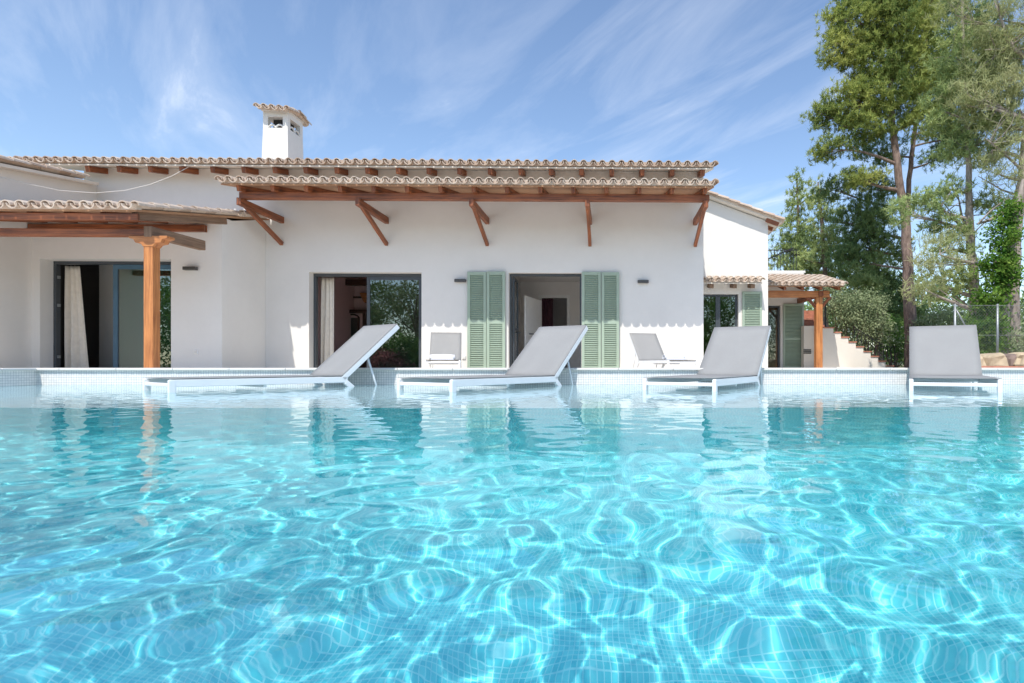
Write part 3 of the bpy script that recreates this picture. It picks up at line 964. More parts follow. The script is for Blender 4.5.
BX0, BX1 = gx(241, YP), gx(709, YP)
zb0, zb1 = 3.70, 3.84
MBp = MB(); MBp.box(BX0, BX1, YP - .07, YP + .07, zb0, zb1); keep(MBp.build('purlin', M['wood'], bevel=.01), awn)
MBp = MB(); MBp.box(BX0 + .25, XW1 - .05, YM - .09, YM - .003, 4.11, 4.23); keep(MBp.build('wall_plate', M['wood'], bevel=.01), awn)
rx = BX0 + .10
while rx < BX1 + .02:
    m = MB()
    f_ = lambda Y: zf + .028 + (Y - YF) * ps - .065
    m.beam((rx, YF + .12, f_(YF + .12)), (rx, YM - .005, f_(YM)), .085, .125)
    keep(m.build('rafter', M['wood'], bevel=.008), awn)
    rx += .692
for px in (279, 387, 487.5, 590, 695):
    xx = gx(px, YM)
    xx = max(xx, BX0 + .05)
    m = MB(); m.beam((xx, YP - .16, 3.62), (xx, YM - .002, 3.62), .095, .155)
    br = keep(m.build('bracket', M['wood'], bevel=.012), awn)
    m = MB(); m.beam((xx, YP + .02, 3.60), (xx, YM - .02, 3.06), .075, .09)
    s2 = m.build('strut', M['wood'], bevel=.008); s2.parent = br

# ------------------------------------------------------------------ left porch
por = thing('timber_porch', 'open timber porch frame with one bright orange post before the left wing', 'porch', (gx(152, 10), 10, 0))
pw = .165
pX = gx(143.3, 10) + pw / 2
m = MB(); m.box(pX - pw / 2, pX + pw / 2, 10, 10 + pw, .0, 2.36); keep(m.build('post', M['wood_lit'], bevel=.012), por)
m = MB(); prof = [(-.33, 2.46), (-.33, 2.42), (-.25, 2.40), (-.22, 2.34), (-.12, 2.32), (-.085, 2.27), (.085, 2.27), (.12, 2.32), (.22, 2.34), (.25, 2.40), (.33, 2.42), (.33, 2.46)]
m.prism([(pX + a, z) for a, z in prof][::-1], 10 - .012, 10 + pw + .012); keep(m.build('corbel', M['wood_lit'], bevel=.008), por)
m = MB(); m.box(XW0 + .01, pX - .07, 10.0, 10.16, 2.462, 2.585); keep(m.build('front_beam', M['wood'], bevel=.012), por)
rfun = lambda Y: zroof(Y) - .065
rx = pX
first = True
while rx > XW0 + .1:
    m = MB(); m.beam((rx, 9.84, rfun(9.84)), (rx, YL - .004 if not first else YM - .02, rfun(YL if not first else YM)), .10, .125)
    if first: m = MB(); m.beam((LRX1 - .14, 9.84, rfun(9.84)), (LRX1 - .14, 12.1, rfun(12.1)), .10, .15)
    keep(m.build('rafter', M['wood_old' if first else 'wood'], bevel=.01), por)
    rx -= .62; first = False
m = MB(); m.box(XW0 + .02, LRX1 - .05, 9.78, 9.835, 2.675, 2.795); keep(m.build('fascia', M['wood'], bevel=.008), por)
m = MB(); m.beam((pX + .01, 9.97, 2.53), (pX + .01, 11.3, 2.56), .13, .19); keep(m.build('tie_beam', M['wood_old'], bevel=.012), por)
m = MB(); m.box(XW0 + .02, LX1 - .3, YL - .11, YL - .003, 2.98, 3.12); keep(m.build('wall_plate', M['wood'], bevel=.01), por)

# hanging cable
m = MB()
cp = [(0, 177, 11.25), (28, 184, 11.6), (60, 190.5, 12.0), (95, 193, 12.5), (125, 190.5, 12.75), (150, 184.5, 12.9), (172, 176, 13.0), (193, 164.5, 13.05)]
m.tube([(gx(a, c), c, gz(a, b, c)) for a, b, c in cp], .007, 6)
tag(m.build('cable', M['coping']), 'thin pale cable sagging between the left roof verge and the main eave', 'cable')

# ------------------------------------------------------------------ loungers
LW, LA, LB, LR = .66, 1.40, .82, .30
def make_lounger(label, loc, rz, recline=42.5, group='grey sling sun loungers'):
    t = thing('sun_lounger', label, 'sun lounger', loc, rz, group)
    h = LW / 2; z = LR
    m = MB()
    for s in (-1, 1):
        m.beam((s * (h - .015), .0, z - .03), (s * (h - .015), LA + .04, z - .03), .03, .06)
    m.beam((-h + .03, .02, z - .045), (h - .03, .02, z - .045), .035, .03); m.beam((-h + .03, LA, z - .04), (h - .03, LA, z - .04), .03, .03)
    m.beam((-h + .03, LA * .5, z - .07), (h - .03, LA * .5, z - .07), .03, .025)
    m.build('frame', M['alu'], t, bevel=.005)
    for s in (-1, 1):
        mm = MB(); mm.beam((s * (h - .016), .018, 0), (s * (h - .016), .018, z - .004), .034, .05, up=(0, 1, 0)); mm.build('leg', M['alu'], t, bevel=.006)
        mm = MB(); mm.beam((s * (h - .016), LA + .02, z - .05), (s * (h - .016), LA + .30, 0), .034, .05); mm.build('leg', M['alu'], t, bevel=.006)
    # seat sling with a little sag
    def sling(fn, nu, nv):
        vs, fs = [], []
        for j in range(nv):
            for i in range(nu): vs.append(fn(i / (nu - 1), j / (nv - 1)))
        for j in range(nv - 1):
            for i in range(nu - 1):
                a = j * nu + i; fs.append((a, a + 1, a + nu + 1, a + nu))
        mb = MB().add(vs, fs, (0, 1, 0), True); return mb
    sw = h - .001
    mb = sling(lambda u, v: ((2 * u - 1) * sw, .01 + v * (LA - .02), z + .011 - .020 * math.sin(math.pi * u) * math.sin(math.pi * v) ** .5), 9, 14)
    o = mb.build('seat', M['sling'], t); md = o.modifiers.new('S', 'SOLIDIFY'); md.thickness = .004
    ra = math.radians(recline); c, s_ = math.cos(ra), math.sin(ra)
    B = lambda x, d, n: (x, LA - .02 + d * c - n * s_, z - .005 + d * s_ + n * c)
    mb = sling(lambda u, v: B((2 * u - 1) * sw, -.01 + v * (LB + .012), .011 - .016 * math.sin(math.pi * u) * math.sin(math.pi * v) ** .5), 9, 10)
    o = mb.build('backrest', M['sling'], t); md = o.modifiers.new('S', 'SOLIDIFY'); md.thickness = .004
    m = MB()
    upv = (0, -s_, c)
    for s in (-1, 1): m.beam(B(s * (h - .015), 0, -.022), B(s * (h - .015), LB, -.022), .03, .05, up=upv)
    m.beam(B(-h + .03, LB - .02, -.015), B(h - .03, LB - .02, -.015), .035, .03, up=upv)
    m.build('back_frame', M['alu'], t, bevel=.005)
    m = MB()
    for s in (-1, 1):
        m.tube([B(s * (h - .05), LB * .43, -.05), (s * (h - .05), LA + .42, .05)], .011, 6)
    m.tube([(-(h - .05), LA + .42, .05), (h - .05, LA + .42, .05)], .011, 6)
    m.build('back_strut', M['alu'], t)
    return t


S = 1.085
spots = [(-3.45, 4.36, 37, 'sun lounger turned most sideways, in the water before the sliding door with the curtain'),
         (-1.43, 4.37, 30.6, 'sun lounger standing in the water before the bedroom door between the green shutters'),
         (.53, 4.385, 28.5, 'sun lounger standing in the water before the lit corner and right wing window'),
         (2.60, 4.22, 28.2, 'sun lounger standing in the water before the trees and wire fence')]
for x, y, a, lab in spots:
    t = make_lounger(lab, (x * S, y * S, SHELF_Z), -math.radians(a))
    RECV += children(t)
make_lounger('grey sun lounger on the dry terrace between the sliding door and green shutters', (gx(442.5, 10.9), 10.9, .0), math.radians(14), 50)
make_lounger('grey sun lounger on the dry terrace against the sunlit wall under the lone lamp', (gx(683, 11.0), 11.0, .0), math.radians(21), 49)


def towel(label, loc, rz, w):
    t = thing('rolled_towel', label, 'towel', loc, rz, 'rolled white towels')
    vs = []
    m = MB(); n = 44; r0 = .075
    prof = []
    for i in range(n):
        a = i / (n - 1) * 2 * math.pi * 2.6
        r = .018 + (r0 - .018) * i / (n - 1)
        prof.append((math.cos(a) * r * 1.25, math.sin(a) * r * .92 + r0 * .92))
    inn = [(p[0] * .88, (p[1] - r0 * .92) * .86 + r0 * .92) for p in prof]
    loop = prof + inn[::-1]
    ss = 7
    for j in range(ss):
        u = j / (ss - 1); x = (u - .5) * w
        sc_ = 1 - .08 * abs(2 * u - 1) ** 3
        vs += [(x + .006 * math.sin(9 * k * .3 + j), p[0] * sc_, p[1] * sc_) for k, p in enumerate(loop)]
    nn = len(loop); fs = []
    for j in range(ss - 1):
        for k in range(nn):
            k2 = (k + 1) % nn
            fs.append((j * nn + k, j * nn + k2, (j + 1) * nn + k2, (j + 1) * nn + k))
    for j, fl in ((0, False), (ss - 1, True)):
        for k in range(n - 1):
            q = (j * nn + k, j * nn + k + 1, j * nn + nn - 2 - k, j * nn + nn - 1 - k)
            fs.append(q if fl else q[::-1])
    m.add(vs, fs, None, True)
    m.build('towel_roll', M['towel'], t)
    mm = MB(); mm.box(-w * .46, w * .46, -.16, .02, .0, .035); mm.build('towel_flap', M['towel'], t, bevel=.015)
    return t


ax, ay = gx(442, 11.9), 11.95
towel('white rolled towel on the terrace lounger beside the sliding door', (ax, ay, .300), math.radians(14), .50)
bx, by = gx(674, 11.6), 11.65
towel('white rolled towel on the terrace lounger under the lone lamp', (bx, by, .300), math.radians(21), .46)

# ------------------------------------------------------------------ garden house with porch, stairs
YA = 21.0
gh = thing('garden_house', 'low white garden house behind the right wing with flat roof', 'house', (gx(790, YA), YA, 0))
GX1 = gx(804, YA)
gd0, gd1, gdt = gx(760, YA), gx(780.5, YA), gz(775, 305.5, YA)
m = wall_mb(RX1 + .002, GX1, 0, gz(790, 273, YA), [(gd0, gd1, 0, gdt)], YA, YA + .3)
m.add([(GX1, YA, 0), (GX1, YA + 4, 0), (GX1, YA + 4, gz(790, 273, YA)), (GX1, YA, gz(790, 273, YA))], [(0, 1, 2, 3)])
keep(m.build('wall', M['plaster']), gh)
m = MB(); pane_frame(m, gd0, gd1 - .002, .0, gdt - .002, YA + .1, .07, .07); d = keep(m.build('door', M['frame'], bevel=.004), gh)
d2 = MB().box(gd0 + .07, gd1 - .09, YA + .13, YA + .136, .07, gdt - .07).build('pane', M['glass']); d2.parent = d
keep(room(RX1 + .1, GX1 - .1, YA + .302, 24, 2.6).build('room_wall', M['room']), gh)
o = shutter_mb(gx(803.5, YA - .07) - gx(783.5, YA - .07), gz(790, 304, YA) - .06, 1.1).build('shutter', M['shutter'], gh, bevel=.003)
o.location = (gx(783.5, YA - .07) - gh.location.x, -.07, .06)
GPX1 = gx(845, 18.5)
gp = thing('garden_porch', 'tiled timber porch on an orange post before the garden house', 'porch', (gx(818, 18.9), 18.9, 0))
gzf = gz(820, 287.5, 18.5)
o = tile_roof('roof', (RX1 + .12, 18.45, gzf + .05), (1, 0, 0), (0, 1, .27), GPX1 - RX1 - .12, 2.5, None, seed=31); keep(o, gp)
m = MB(); y0, y1 = 18.5, YA - .003
m.add([(RX1 + .1, y0, gzf + .02), (GPX1 - .03, y0, gzf + .02), (GPX1 - .03, y1, gzf + .02 + (y1 - y0) * .27), (RX1 + .1, y1, gzf + .02 + (y1 - y0) * .27),
       (RX1 + .1, y0, gzf + .05), (GPX1 - .03, y0, gzf + .05), (GPX1 - .03, y1, gzf + .05 + (y1 - y0) * .27), (RX1 + .1, y1, gzf + .05 + (y1 - y0) * .27)],
      [(3, 2, 1, 0), (4, 5, 6, 7), (0, 1, 5, 4), (1, 2, 6, 5), (2, 3, 7, 6), (3, 0, 4, 7)])
keep(m.build('roof_boards', M['board']), gp)
gpx = gx(818.5, 18.9)
bt, bb = gz(818, 291, 18.9), gz(818, 297.5, 18.9)
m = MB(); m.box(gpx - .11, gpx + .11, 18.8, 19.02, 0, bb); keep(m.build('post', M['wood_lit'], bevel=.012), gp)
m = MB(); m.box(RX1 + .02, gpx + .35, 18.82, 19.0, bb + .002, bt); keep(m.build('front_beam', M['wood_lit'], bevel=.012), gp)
m = MB(); m.beam((gpx + .05, 18.78, bt - .1), (gpx + .05, YA - .003, bt - .1), .16, .18); keep(m.build('tie_beam', M['wood'], bevel=.012), gp)
for s in (-1, 1):
    m = MB(); m.beam((gpx + s * .05, 18.9, bb - .38), (gpx + s * .40, 18.9, bb + .02), .09, .09); keep(m.build('knee_brace', M['wood'], bevel=.008), gp)
for rx in np.arange(RX1 + .4, GPX1 - .1, .6):
    m = MB(); m.beam((rx, 18.55, gzf - .03), (rx, YA - .003, gzf - .03 + 2.45 * .27), .08, .10); keep(m.build('rafter', M['wood']), gp)
# roof terrace slab, railing
m = MB(); tz0, tz1 = gz(790, 277.5, YA + .3), gz(790, 272.3, YA + .3)
m.box(RX1 + .003, gx(806, YA), YA + .05, YA + 4, gz(790, 273, YA) + .003, gz(790, 273, YA) + .10); keep(m.build('parapet', M['plaster'], bevel=.02), gh)
rl = thing('roof_railing', 'slim black railing on the roof of the garden house', 'railing', (gx(790, YA + .2), YA + .2, gz(790, 272, YA)))
m = MB(); rz0 = gz(790, 273, YA) + .10; rz1 = rz0 + .78
xs_ = np.arange(RX1 + .1, gx(799, YA), .12)
for xx in xs_: m.box(xx - .008, xx + .008, YA + .19, YA + .206, rz0, rz1)
keep(m.build('baluster', M['iron']), rl)
m = MB(); m.box(xs_[0] - .02, xs_[-1] + .02, YA + .18, YA + .215, rz1, rz1 + .03)
keep(m.build('handrail', M['iron']), rl)
m = MB(); m.beam((xs_[0], YA + .5, rz0), (xs_[-1], YA + .5, rz0 + .95), .03, .05); keep(m.build('stair_rail', M['iron']), rl)

# stairs
YS = 20.2
st = thing('garden_stairs', 'white walled garden stairs with terracotta treads stepping down to the right', 'stairs', (gx(860, YS), YS, 0))
sx0, sx1 = gx(826, YS), gx(893, YS)
z_top = gz(826, 327, YS)
n = 9
run, rise = (sx1 - sx0) / n, z_top / n
poly = [(gx(819, YS), 0), (sx1, 0)]
prof = []
for i in range(n):
    xr = sx1 - i * run
    prof += [(xr, (i) * rise + .0), (xr, (i + 1) * rise - .045)]
prof = prof[1:] + [(gx(819, YS), z_top - .045)]
m = MB(); m.prism(poly + prof, YS, YS + 1.1)
keep(m.build('stair_wall', M['cream']), st)
m = MB()
for i in range(n):
    xr = sx1 - i * run
    m.box(xr - run - .0 if i < n - 1 else gx(819, YS), xr + .03, YS - .03, YS + 1.13, (i + 1) * rise - .043, (i + 1) * rise)
    m.box(xr + .001, xr + .012, YS + .02, YS + 1.1, i * rise + .002, (i + 1) * rise - .046)
keep(m.build('tread', M['clay'], bevel=.008), st)
# second flight rising away behind the post
m = MB()
for i in range(5):
    z = z_top + i * .165
    m.box(gx(800, YS + 1.2), gx(826, YS + 1.2), YS + 1.2 + i * .28, YS + 3, z - (.1 if i else z_top), z + .165 - .012)
keep(m.build('upper_flight', M['clay'], bevel=.008), st)
m = MB()
for i in range(4):
    for q in (.3, .8):
        xr = sx1 - i * run - q * run + .02; zb = (i + 1) * rise
        m.box(xr - .009, xr + .009, YS + .9, YS + .918, zb, zb + .86)
for i in range(4):
    xr = sx1 + .1 + i * .14; m.box(xr - .009, xr + .009, YS + .9, YS + .918, 0, .86)
keep(m.build('baluster', M['iron']), st)
m = MB(); m.beam((sx1, YS + .91, .88 + rise * .5), (sx1 - 4 * run, YS + .91, .88 + rise * 4.5), .03, .025); m.box(sx1, sx1 + .6, YS + .895, YS + .925, .86, .885)
m.box(sx0 - .02, sx0 + .02, YS + .05, YS + .09, z_top - .5, z_top + .95)
keep(m.build('handrail', M['iron']), st)
m = MB(); vx, vz = gx(811, YS), gz(811, 351, YS)
m.box(gx(803, YS + .5), gx(819, YS + .5) , YS + .4, YS + .7, 0, gz(811, 326, YS + .5)); keep(m.build('end_wall', M['cream']), st)
m = MB()
for i in range(3): m.box(vx - .14, vx + .14, YS + .37, YS + .398, vz - .09 + i * .06, vz - .05 + i * .06)
keep(m.build('vent_grille', M['lamp']), st)

# ------------------------------------------------------------------ wire fence and border stones
YFN = 14.2
fx = [gx(955, YFN), gx(997.5, YFN), gx(1048, YFN), gx(1100, YFN)]
fz = gz(997, 304, YFN)
fn = thing('wire_fence', 'galvanised chain link fence on thin posts before the shrubs', 'fence', (fx[1], YFN, 0))
for xx in fx:
    m = MB(); m.tube([(xx, YFN, -.02), (xx, YFN, fz)], .03, 8); keep(m.build('post', M['wire']), fn)
m = MB(); m.tube([(fx[0] + .03, YFN + .02, fz - .12), (fx[0] + .45, YFN + .02, .9)], .018, 6);
keep(m.build('brace', M['wire']), fn)
m = MB(); ztop = fz - .04; hgt = ztop - .2; st_ = .075
xx = fx[0] - hgt
while xx < fx[-1]:
    for sgn in (1, -1):
        a, b = (xx, .2), (xx + hgt, ztop)
        if sgn < 0: a, b = (xx, ztop), (xx + hgt, .2)
        dx_ = b[0] - a[0]
        t0 = max(0, (fx[0] - a[0]) / dx_); t1 = min(1, (fx[-1] - a[0]) / dx_)
        if t1 <= t0: continue
        P = lambda t: (a[0] + dx_ * t, YFN - .03 + .004 * sgn, a[1] + (b[1] - a[1]) * t)
        m.tube([P(t0), P(t1)], .0015, 3, cap=False)
    xx += st_
for z in (ztop, ztop - hgt / 2): m.tube([(fx[0], YFN - .035, z), (fx[-1], YFN - .035, z)], .004, 4)
keep(m.build('wire_mesh', M['wire']), fn)


def rock(px0, px1, ytop, Y, mat, label, seed):
    r = np.random.default_rng(seed)
    x0, x1 = gx(px0, Y), gx(px1, Y); w = x1 - x0; h = gz((px0 + px1) / 2, ytop, Y) + .05
    vs, fs = [], []
    nu, nv = 18, 10
    pw_ = .45
    offs = r.normal(size=(3, 6)) * .5
    for j in range(nv + 1):
        ph = math.pi * (j / nv - .5)
        for i in range(nu):
            t = 2 * math.pi * i / nu
            sg = lambda v: math.copysign(abs(v) ** pw_, v)
            d = Vector((sg(math.cos(t)) * abs(math.cos(ph)) ** pw_, sg(math.sin(t)) * abs(math.cos(ph)) ** pw_, sg(math.sin(ph))))
            k = 1 + .09 * math.sin(3 * d.x + offs[0, 0] * 4) * math.cos(4 * d.z + offs[1, 1] * 4) + .05 * r.normal() * abs(math.cos(ph))
            vs.append((d.x * w * .5 * k, d.y * .32 * k, h * .5 + d.z * h * .5 * k))
    for j in range(nv):
        for i in range(nu):
            i2 = (i + 1) % nu
            fs.append((j * nu + i, j * nu + i2, (j + 1) * nu + i2, (j + 1) * nu + i))
    m = MB().add(vs, fs, None, False)
    o = m.build('border_stone', mat)
    o.location = ((x0 + x1) / 2, Y, -.06)
    return tag(o, label, 'stone', 'rough stones along the garden border')


rock(944, 978, 354, 12.6, M['stone'], 'flat ochre border stone hidden mostly behind the right lounger backrest', 1)
rock(977, 1001, 353, 12.6, M['stone'], 'squarish pale ochre stone in the border under the fence post', 2)
rock(1000, 1012, 354, 12.75, M['stone_dark'], 'dark brown stone wedged between two ochre border stones', 3)
rock(1009, 1046, 352, 12.6, M['stone'], 'rounded orange ochre stone at the right end of the border', 4)
m = MB(); m.box(gx(960, 12.1), gx(1100, 12.1), 12.0, 12.2, -.03, .18)
tag(m.build('border_kerb', M['clay'], bevel=.01), kind='structure')

# ------------------------------------------------------------------ vegetation
def blades(c, n, ln, wd, up=.25, spread=0.0, sub=7, rad=.17):
    "every centre in c is a clump of sub tufts, every tuft n thin needle blades"
    c = np.repeat(c, sub, axis=0)
    o = rng.normal(size=c.shape) * rad; o[:, 2] *= .6
    c = np.repeat(c + o, n, axis=0); k = len(c)
    d = rng.normal(size=(k, 3)); d[:, 2] += up * 2; d /= np.linalg.norm(d, axis=1)[:, None]
    s = np.cross(d, rng.normal(size=(k, 3)) + np.array(SUN) * 1.6); s /= np.linalg.norm(s, axis=1)[:, None]
    l = ln * (.6 + .6 * rng.random((k, 1)))
    b = c + rng.normal(size=(k, 3)) * spread
    e = b + d * l; w = s * wd / 2
    V = np.stack([b - w, b + w, e + w * .5, e - w * .5], 1).reshape(-1, 3)
    return V, np.arange(len(V)).reshape(-1, 4)


def leaves(c, n, size, spread):
    c = np.repeat(c, n, axis=0); k = len(c)
    p = c + rng.normal(size=(k, 3)) * spread
    a = rng.normal(size=(k, 3)); a /= np.linalg.norm(a, axis=1)[:, None]
    b = np.cross(a, rng.normal(size=(k, 3)) + np.array(SUN) * 1.6); b /= np.linalg.norm(b, axis=1)[:, None]
    s = size * (.6 + .7 * rng.random((k, 1)))
    V = np.stack([p - a * s, p - b * s * .45, p + a * s, p + b * s * .45], 1).reshape(-1, 3)
    return V, np.arange(len(V)).reshape(-1, 4)


def lobe_pts(lobe, n):
    "points spread through an ellipsoid given in picture pixels at distance Y, more towards its shell"
    px, py, rx, ry, Y = lobe
    s = pxm(px, Y)
    d = rng.normal(size=(n, 3)); d /= np.linalg.norm(d, axis=1)[:, None]
    r = (.35 + .65 * rng.random((n, 1)) ** .6)
    ext = np.array([rx / s, (rx + ry) / 2 / s * .9, ry / s])
    return np.array([gx(px, Y), Y, gz(px, py, Y)]) + d * r * ext


def limb(m, a, b, r0, r1, n=5, sag=.06, k=6):
    a, b = Vector(a), Vector(b); L_ = (b - a).length
    pts = []
    j1 = [random.uniform(-1, 1) * L_ * sag for _ in range(3)]
    for i in range(n):
        t = i / (n - 1)
        p = a.lerp(b, t) + Vector(j1) * math.sin(math.pi * t)
        pts.append(p)
    m.tube(pts, [r0 + (r1 - r0) * i / (n - 1) for i in range(n)], k, cap=False)
    return pts


def pine(name, label, trunk, Y, lobes, dens, mat, barkmat, ln=.15, wd=.021, nb=18, twigs=True, group='pine trees right of the villa', bare=(), rad=.17):
    "trunk: (px, py, radius) from the foot up; lobes: (px, py, rx, ry[, Y])"
    foot = (gx(trunk[0][0], Y), Y, -.05)
    t = thing(name, label, 'tree', foot, group=group)
    m = MB()
    tp = [(gx(a, Y), Y, gz(a, b, Y)) for a, b, r in trunk]; tp[0] = foot
    fine, fr = [], []
    for i in range(len(tp) - 1):
        for q in range(4):
            u = q / 4
            fine.append(Vector(tp[i]).lerp(Vector(tp[i + 1]), u) + Vector((random.uniform(-1, 1), random.uniform(-1, 1), 0)) * .025); fr.append(trunk[i][2] + (trunk[i + 1][2] - trunk[i][2]) * u)
    fine.append(Vector(tp[-1])); fr.append(trunk[-1][2])
    m.tube(fine, fr, 10, cap=False)
    cs = []
    for lb in lobes:
        lb = tuple(lb) if len(lb) == 5 else (*lb, Y)
        s = pxm(lb[0], lb[4])
        n = max(6, int(dens * lb[2] * lb[3] / s / s * 3.0))
        p = lobe_pts(lb, n); cs.append(p)
        c = Vector((gx(lb[0], lb[4]), lb[4], gz(lb[0], lb[1], lb[4])))
        z0 = min(c.z - .3, fine[-1].z)
        near = min(fine, key=lambda q: (q - Vector((q.x, q.y, max(c.z - .25 * (c - Vector((q.x, q.y, c.z))).length, .5)))).length)
        pts = limb(m, near, c, max(.02, min(.09, fr[fine.index(near)] * .5)), .018)
        for _ in range(5):
            e = p[rng.integers(len(p))]; limb(m, pts[random.choice((2, 3, 4))], e, .016, .006, 4, .08, 4)
    for (a, b) in bare:
        pts = [Vector((gx(q[0], Y + q[2]), Y + q[2], gz(q[0], q[1], Y + q[2]))) for q in a]
        rr = [b * (1 - .75 * i / (len(pts) - 1)) for i in range(len(pts))]
        m.tube(pts, rr, 7, cap=False)
        for _ in range(7):
            i = random.randrange(len(pts) - 1); p = pts[i].lerp(pts[i + 1], random.random())
            e = p + Vector((random.uniform(-.9, .9), random.uniform(-.5, .5), random.uniform(-.1, .8)))
            limb(m, p, e, b * .3, .006, 4, .12, 4)
    keep(m.build('trunk', barkmat), t)
    cs = np.concatenate(cs)
    V, F = blades(cs, nb, ln, wd, .35, .02, 7, rad)
    keep(np_mesh('crown', V, F, mat), t)
    return t


# the tall pine with the red-brown trunk
pine('pine_tree', 'tall bushy green pine nearest the villa with a straight brown trunk', [(912, 366, .26), (911, 330, .23), (908, 270, .19), (905, 215, .16), (897, 165, .135), (892, 120, .11), (890, 60, .07), (890, -20, .04)], 20.8,
     [(862, 30, 38, 30), (842, 52, 26, 18), (876, -15, 42, 36), (905, 22, 40, 36), (852, 105, 40, 18), (882, 92, 44, 24), (826, 116, 18, 13), (833, 150, 24, 12), (868, 128, 36, 16), (915, 70, 34, 26), (925, 118, 24, 20), (880, 60, 40, 22), (860, 178, 22, 11), (838, 20, 12, 12)],
     26, M['pine'], M['bark'])
pine('pine_tree', 'tall shadowy pine with twin dark trunk standing between the bushy pine and the pale one', [(911, 366, .12), (910, 300, .11), (907, 240, .10), (909, 180, .10), (914, 135, .085), (925, 60, .07), (935, -30, .05)], 23.6,
     [(945, 30, 42, 44), (965, 85, 30, 30), (925, -10, 44, 30), (872, 190, 26, 14), (858, 225, 24, 22), (850, 262, 22, 18), (945, 130, 22, 18), (885, 235, 18, 14), (880, 150, 30, 14), (985, 40, 22, 30), (960, 140, 20, 14), (935, 90, 26, 26), (935, 160, 18, 10), (870, 215, 30, 16), (862, 245, 26, 18), (835, 190, 18, 12), (900, 250, 12, 12)],
     20, M['pine_dark'], M['bark'])
pine('pine_tree', 'slender pale trunked pine forking above the fence with sparse foliage', [(976, 366, .17), (975, 310, .15), (972, 260, .13), (970, 232, .12), (969, 180, .085), (967, 120, .065), (964, 60, .045), (962, -10, .03)], 16.5,
     [(930, 203, 28, 15), (907, 213, 17, 13), (955, 190, 16, 12), (962, 150, 16, 22), (975, 115, 20, 22), (985, 60, 26, 30), (962, 130, 12, 12), (985, 140, 24, 26), (1002, 70, 22, 30), (945, 226, 22, 11), (985, 205, 16, 14), (940, 110, 18, 20), (950, 250, 20, 14), (940, 285, 22, 14), (960, 275, 14, 12), (948, 60, 18, 26), (1000, 110, 20, 22)],
     17, M['pine_soft'], M['bark_pale'], bare=[([(972, 290, 0), (950, 280, .4), (925, 283, .8), (905, 290, 1)], .03), ([(974, 310, 0), (950, 292, .3), (930, 270, .5), (918, 262, .6)], .025), ([(970, 240, 0), (958, 222, -.1), (948, 215, -.3), (940, 205, -.4)], .07), ([(970, 236, 0), (962, 218, .2), (958, 195, .3)], .06)])
pine('pine_tree', 'half bare pine at the right edge with grey dry twigs and a dead side branch', [(1016, 366, .19), (1013, 300, .17), (1015, 240, .15), (1022, 180, .13), (1030, 100, .12), (1034, 0, .08)], 15.5,
     [(1000, 20, 26, 30), (985, 50, 20, 26), (1020, 110, 20, 30), (968, 95, 18, 24), (1000, 175, 18, 14), (1012, 200, 14, 14), (940, 255, 26, 24), (925, 290, 18, 16), (955, 15, 20, 18), (1005, 80, 24, 34), (1012, 140, 18, 24), (985, 100, 18, 30), (1030, 40, 24, 50), (992, 150, 16, 20)],
     17, M['dry'], M['bark_pale'], nb=9, ln=.2, wd=.014, bare=[([(1018, 205, 0), (1005, 212, -.1), (990, 220, -.2), (977, 224, -.3)], .09), ([(1030, 60, 0), (1012, 48, -.2), (1003, 25, -.2), (994, 0, -.1)], .07), ([(1026, 130, 0), (1005, 126, .1), (985, 118, .1)], .05), ([(1022, 170, 0), (1000, 150, -.1), (985, 138, -.2)], .04), ([(1020, 196, 0), (1002, 190, .3), (978, 176, .4)], .035)])
# younger, lighter pines behind the garden house
pine('young_pine', 'young pale green pine rising behind the garden house roof', [(800, 366, .16), (800, 280, .12), (799, 230, .08), (797, 178, .03)], 29.0,
     [(797, 186, 7, 12), (800, 205, 13, 14), (797, 228, 18, 16), (806, 250, 24, 16), (785, 250, 18, 16), (800, 275, 30, 18), (826, 272, 20, 18)], 9, M['pine_soft'], M['bark'], ln=.2, wd=.032, rad=.24)
pine('young_pine', 'broader young pine with feathery top right of the pale one', [(826, 366, .17), (825, 280, .12), (822, 220, .08), (818, 182, .03)], 27.0,
     [(820, 190, 10, 12), (828, 208, 16, 14), (822, 232, 18, 16), (838, 250, 20, 16), (842, 280, 20, 18), (815, 262, 18, 14), (860, 292, 20, 16)], 9, M['pine_soft'], M['bark'], ln=.2, wd=.03, rad=.24)
pine('young_pine', 'low dark pine in the gap behind the stairs', [(880, 366, .2), (880, 320, .15), (878, 260, .06)], 31.0,
     [(878, 262, 16, 14), (868, 280, 22, 14), (892, 290, 22, 16), (880, 305, 30, 18), (860, 312, 20, 16), (905, 318, 24, 14)], 12, M['pine_dark'], M['bark'], ln=.22, wd=.036, rad=.28)

# ivy-clad stump
iv = thing('ivy_tree', 'dead trunk wrapped in bright green ivy above the wire fence', 'tree', (gx(1002, 15.0), 15.0, -.05))
m = MB(); tp = [(1001, 366), (1003, 310), (1008, 260), (1016, 215), (1024, 180)]
pts = [Vector((gx(a, 15.0), 15.0, gz(a, b, 15.0))) for a, b in tp]; m.tube(pts, [.17, .15, .12, .10, .07], 9, cap=False)
for p, e in ((1, (990, 300)), (2, (992, 262)), (3, (1002, 225))): limb(m, pts[p], (gx(e[0], 14.8), 14.8, gz(*e, 14.8)), .05, .015)
keep(m.build('trunk', M['bark_pale']), iv)
cs = np.concatenate([lobe_pts((*q, 14.9), n_) for q, n_ in (((1002, 235, 13, 20), 44), ((998, 268, 16, 20), 56), ((991, 298, 15, 16), 44), ((987, 325, 17, 20), 54), ((1012, 212, 9, 16), 18), ((985, 345, 18, 12), 50), ((1008, 275, 9, 20), 30))])
V, F = leaves(cs, 34, .055, .10); keep(np_mesh('ivy', V, F, M['ivy']), iv)

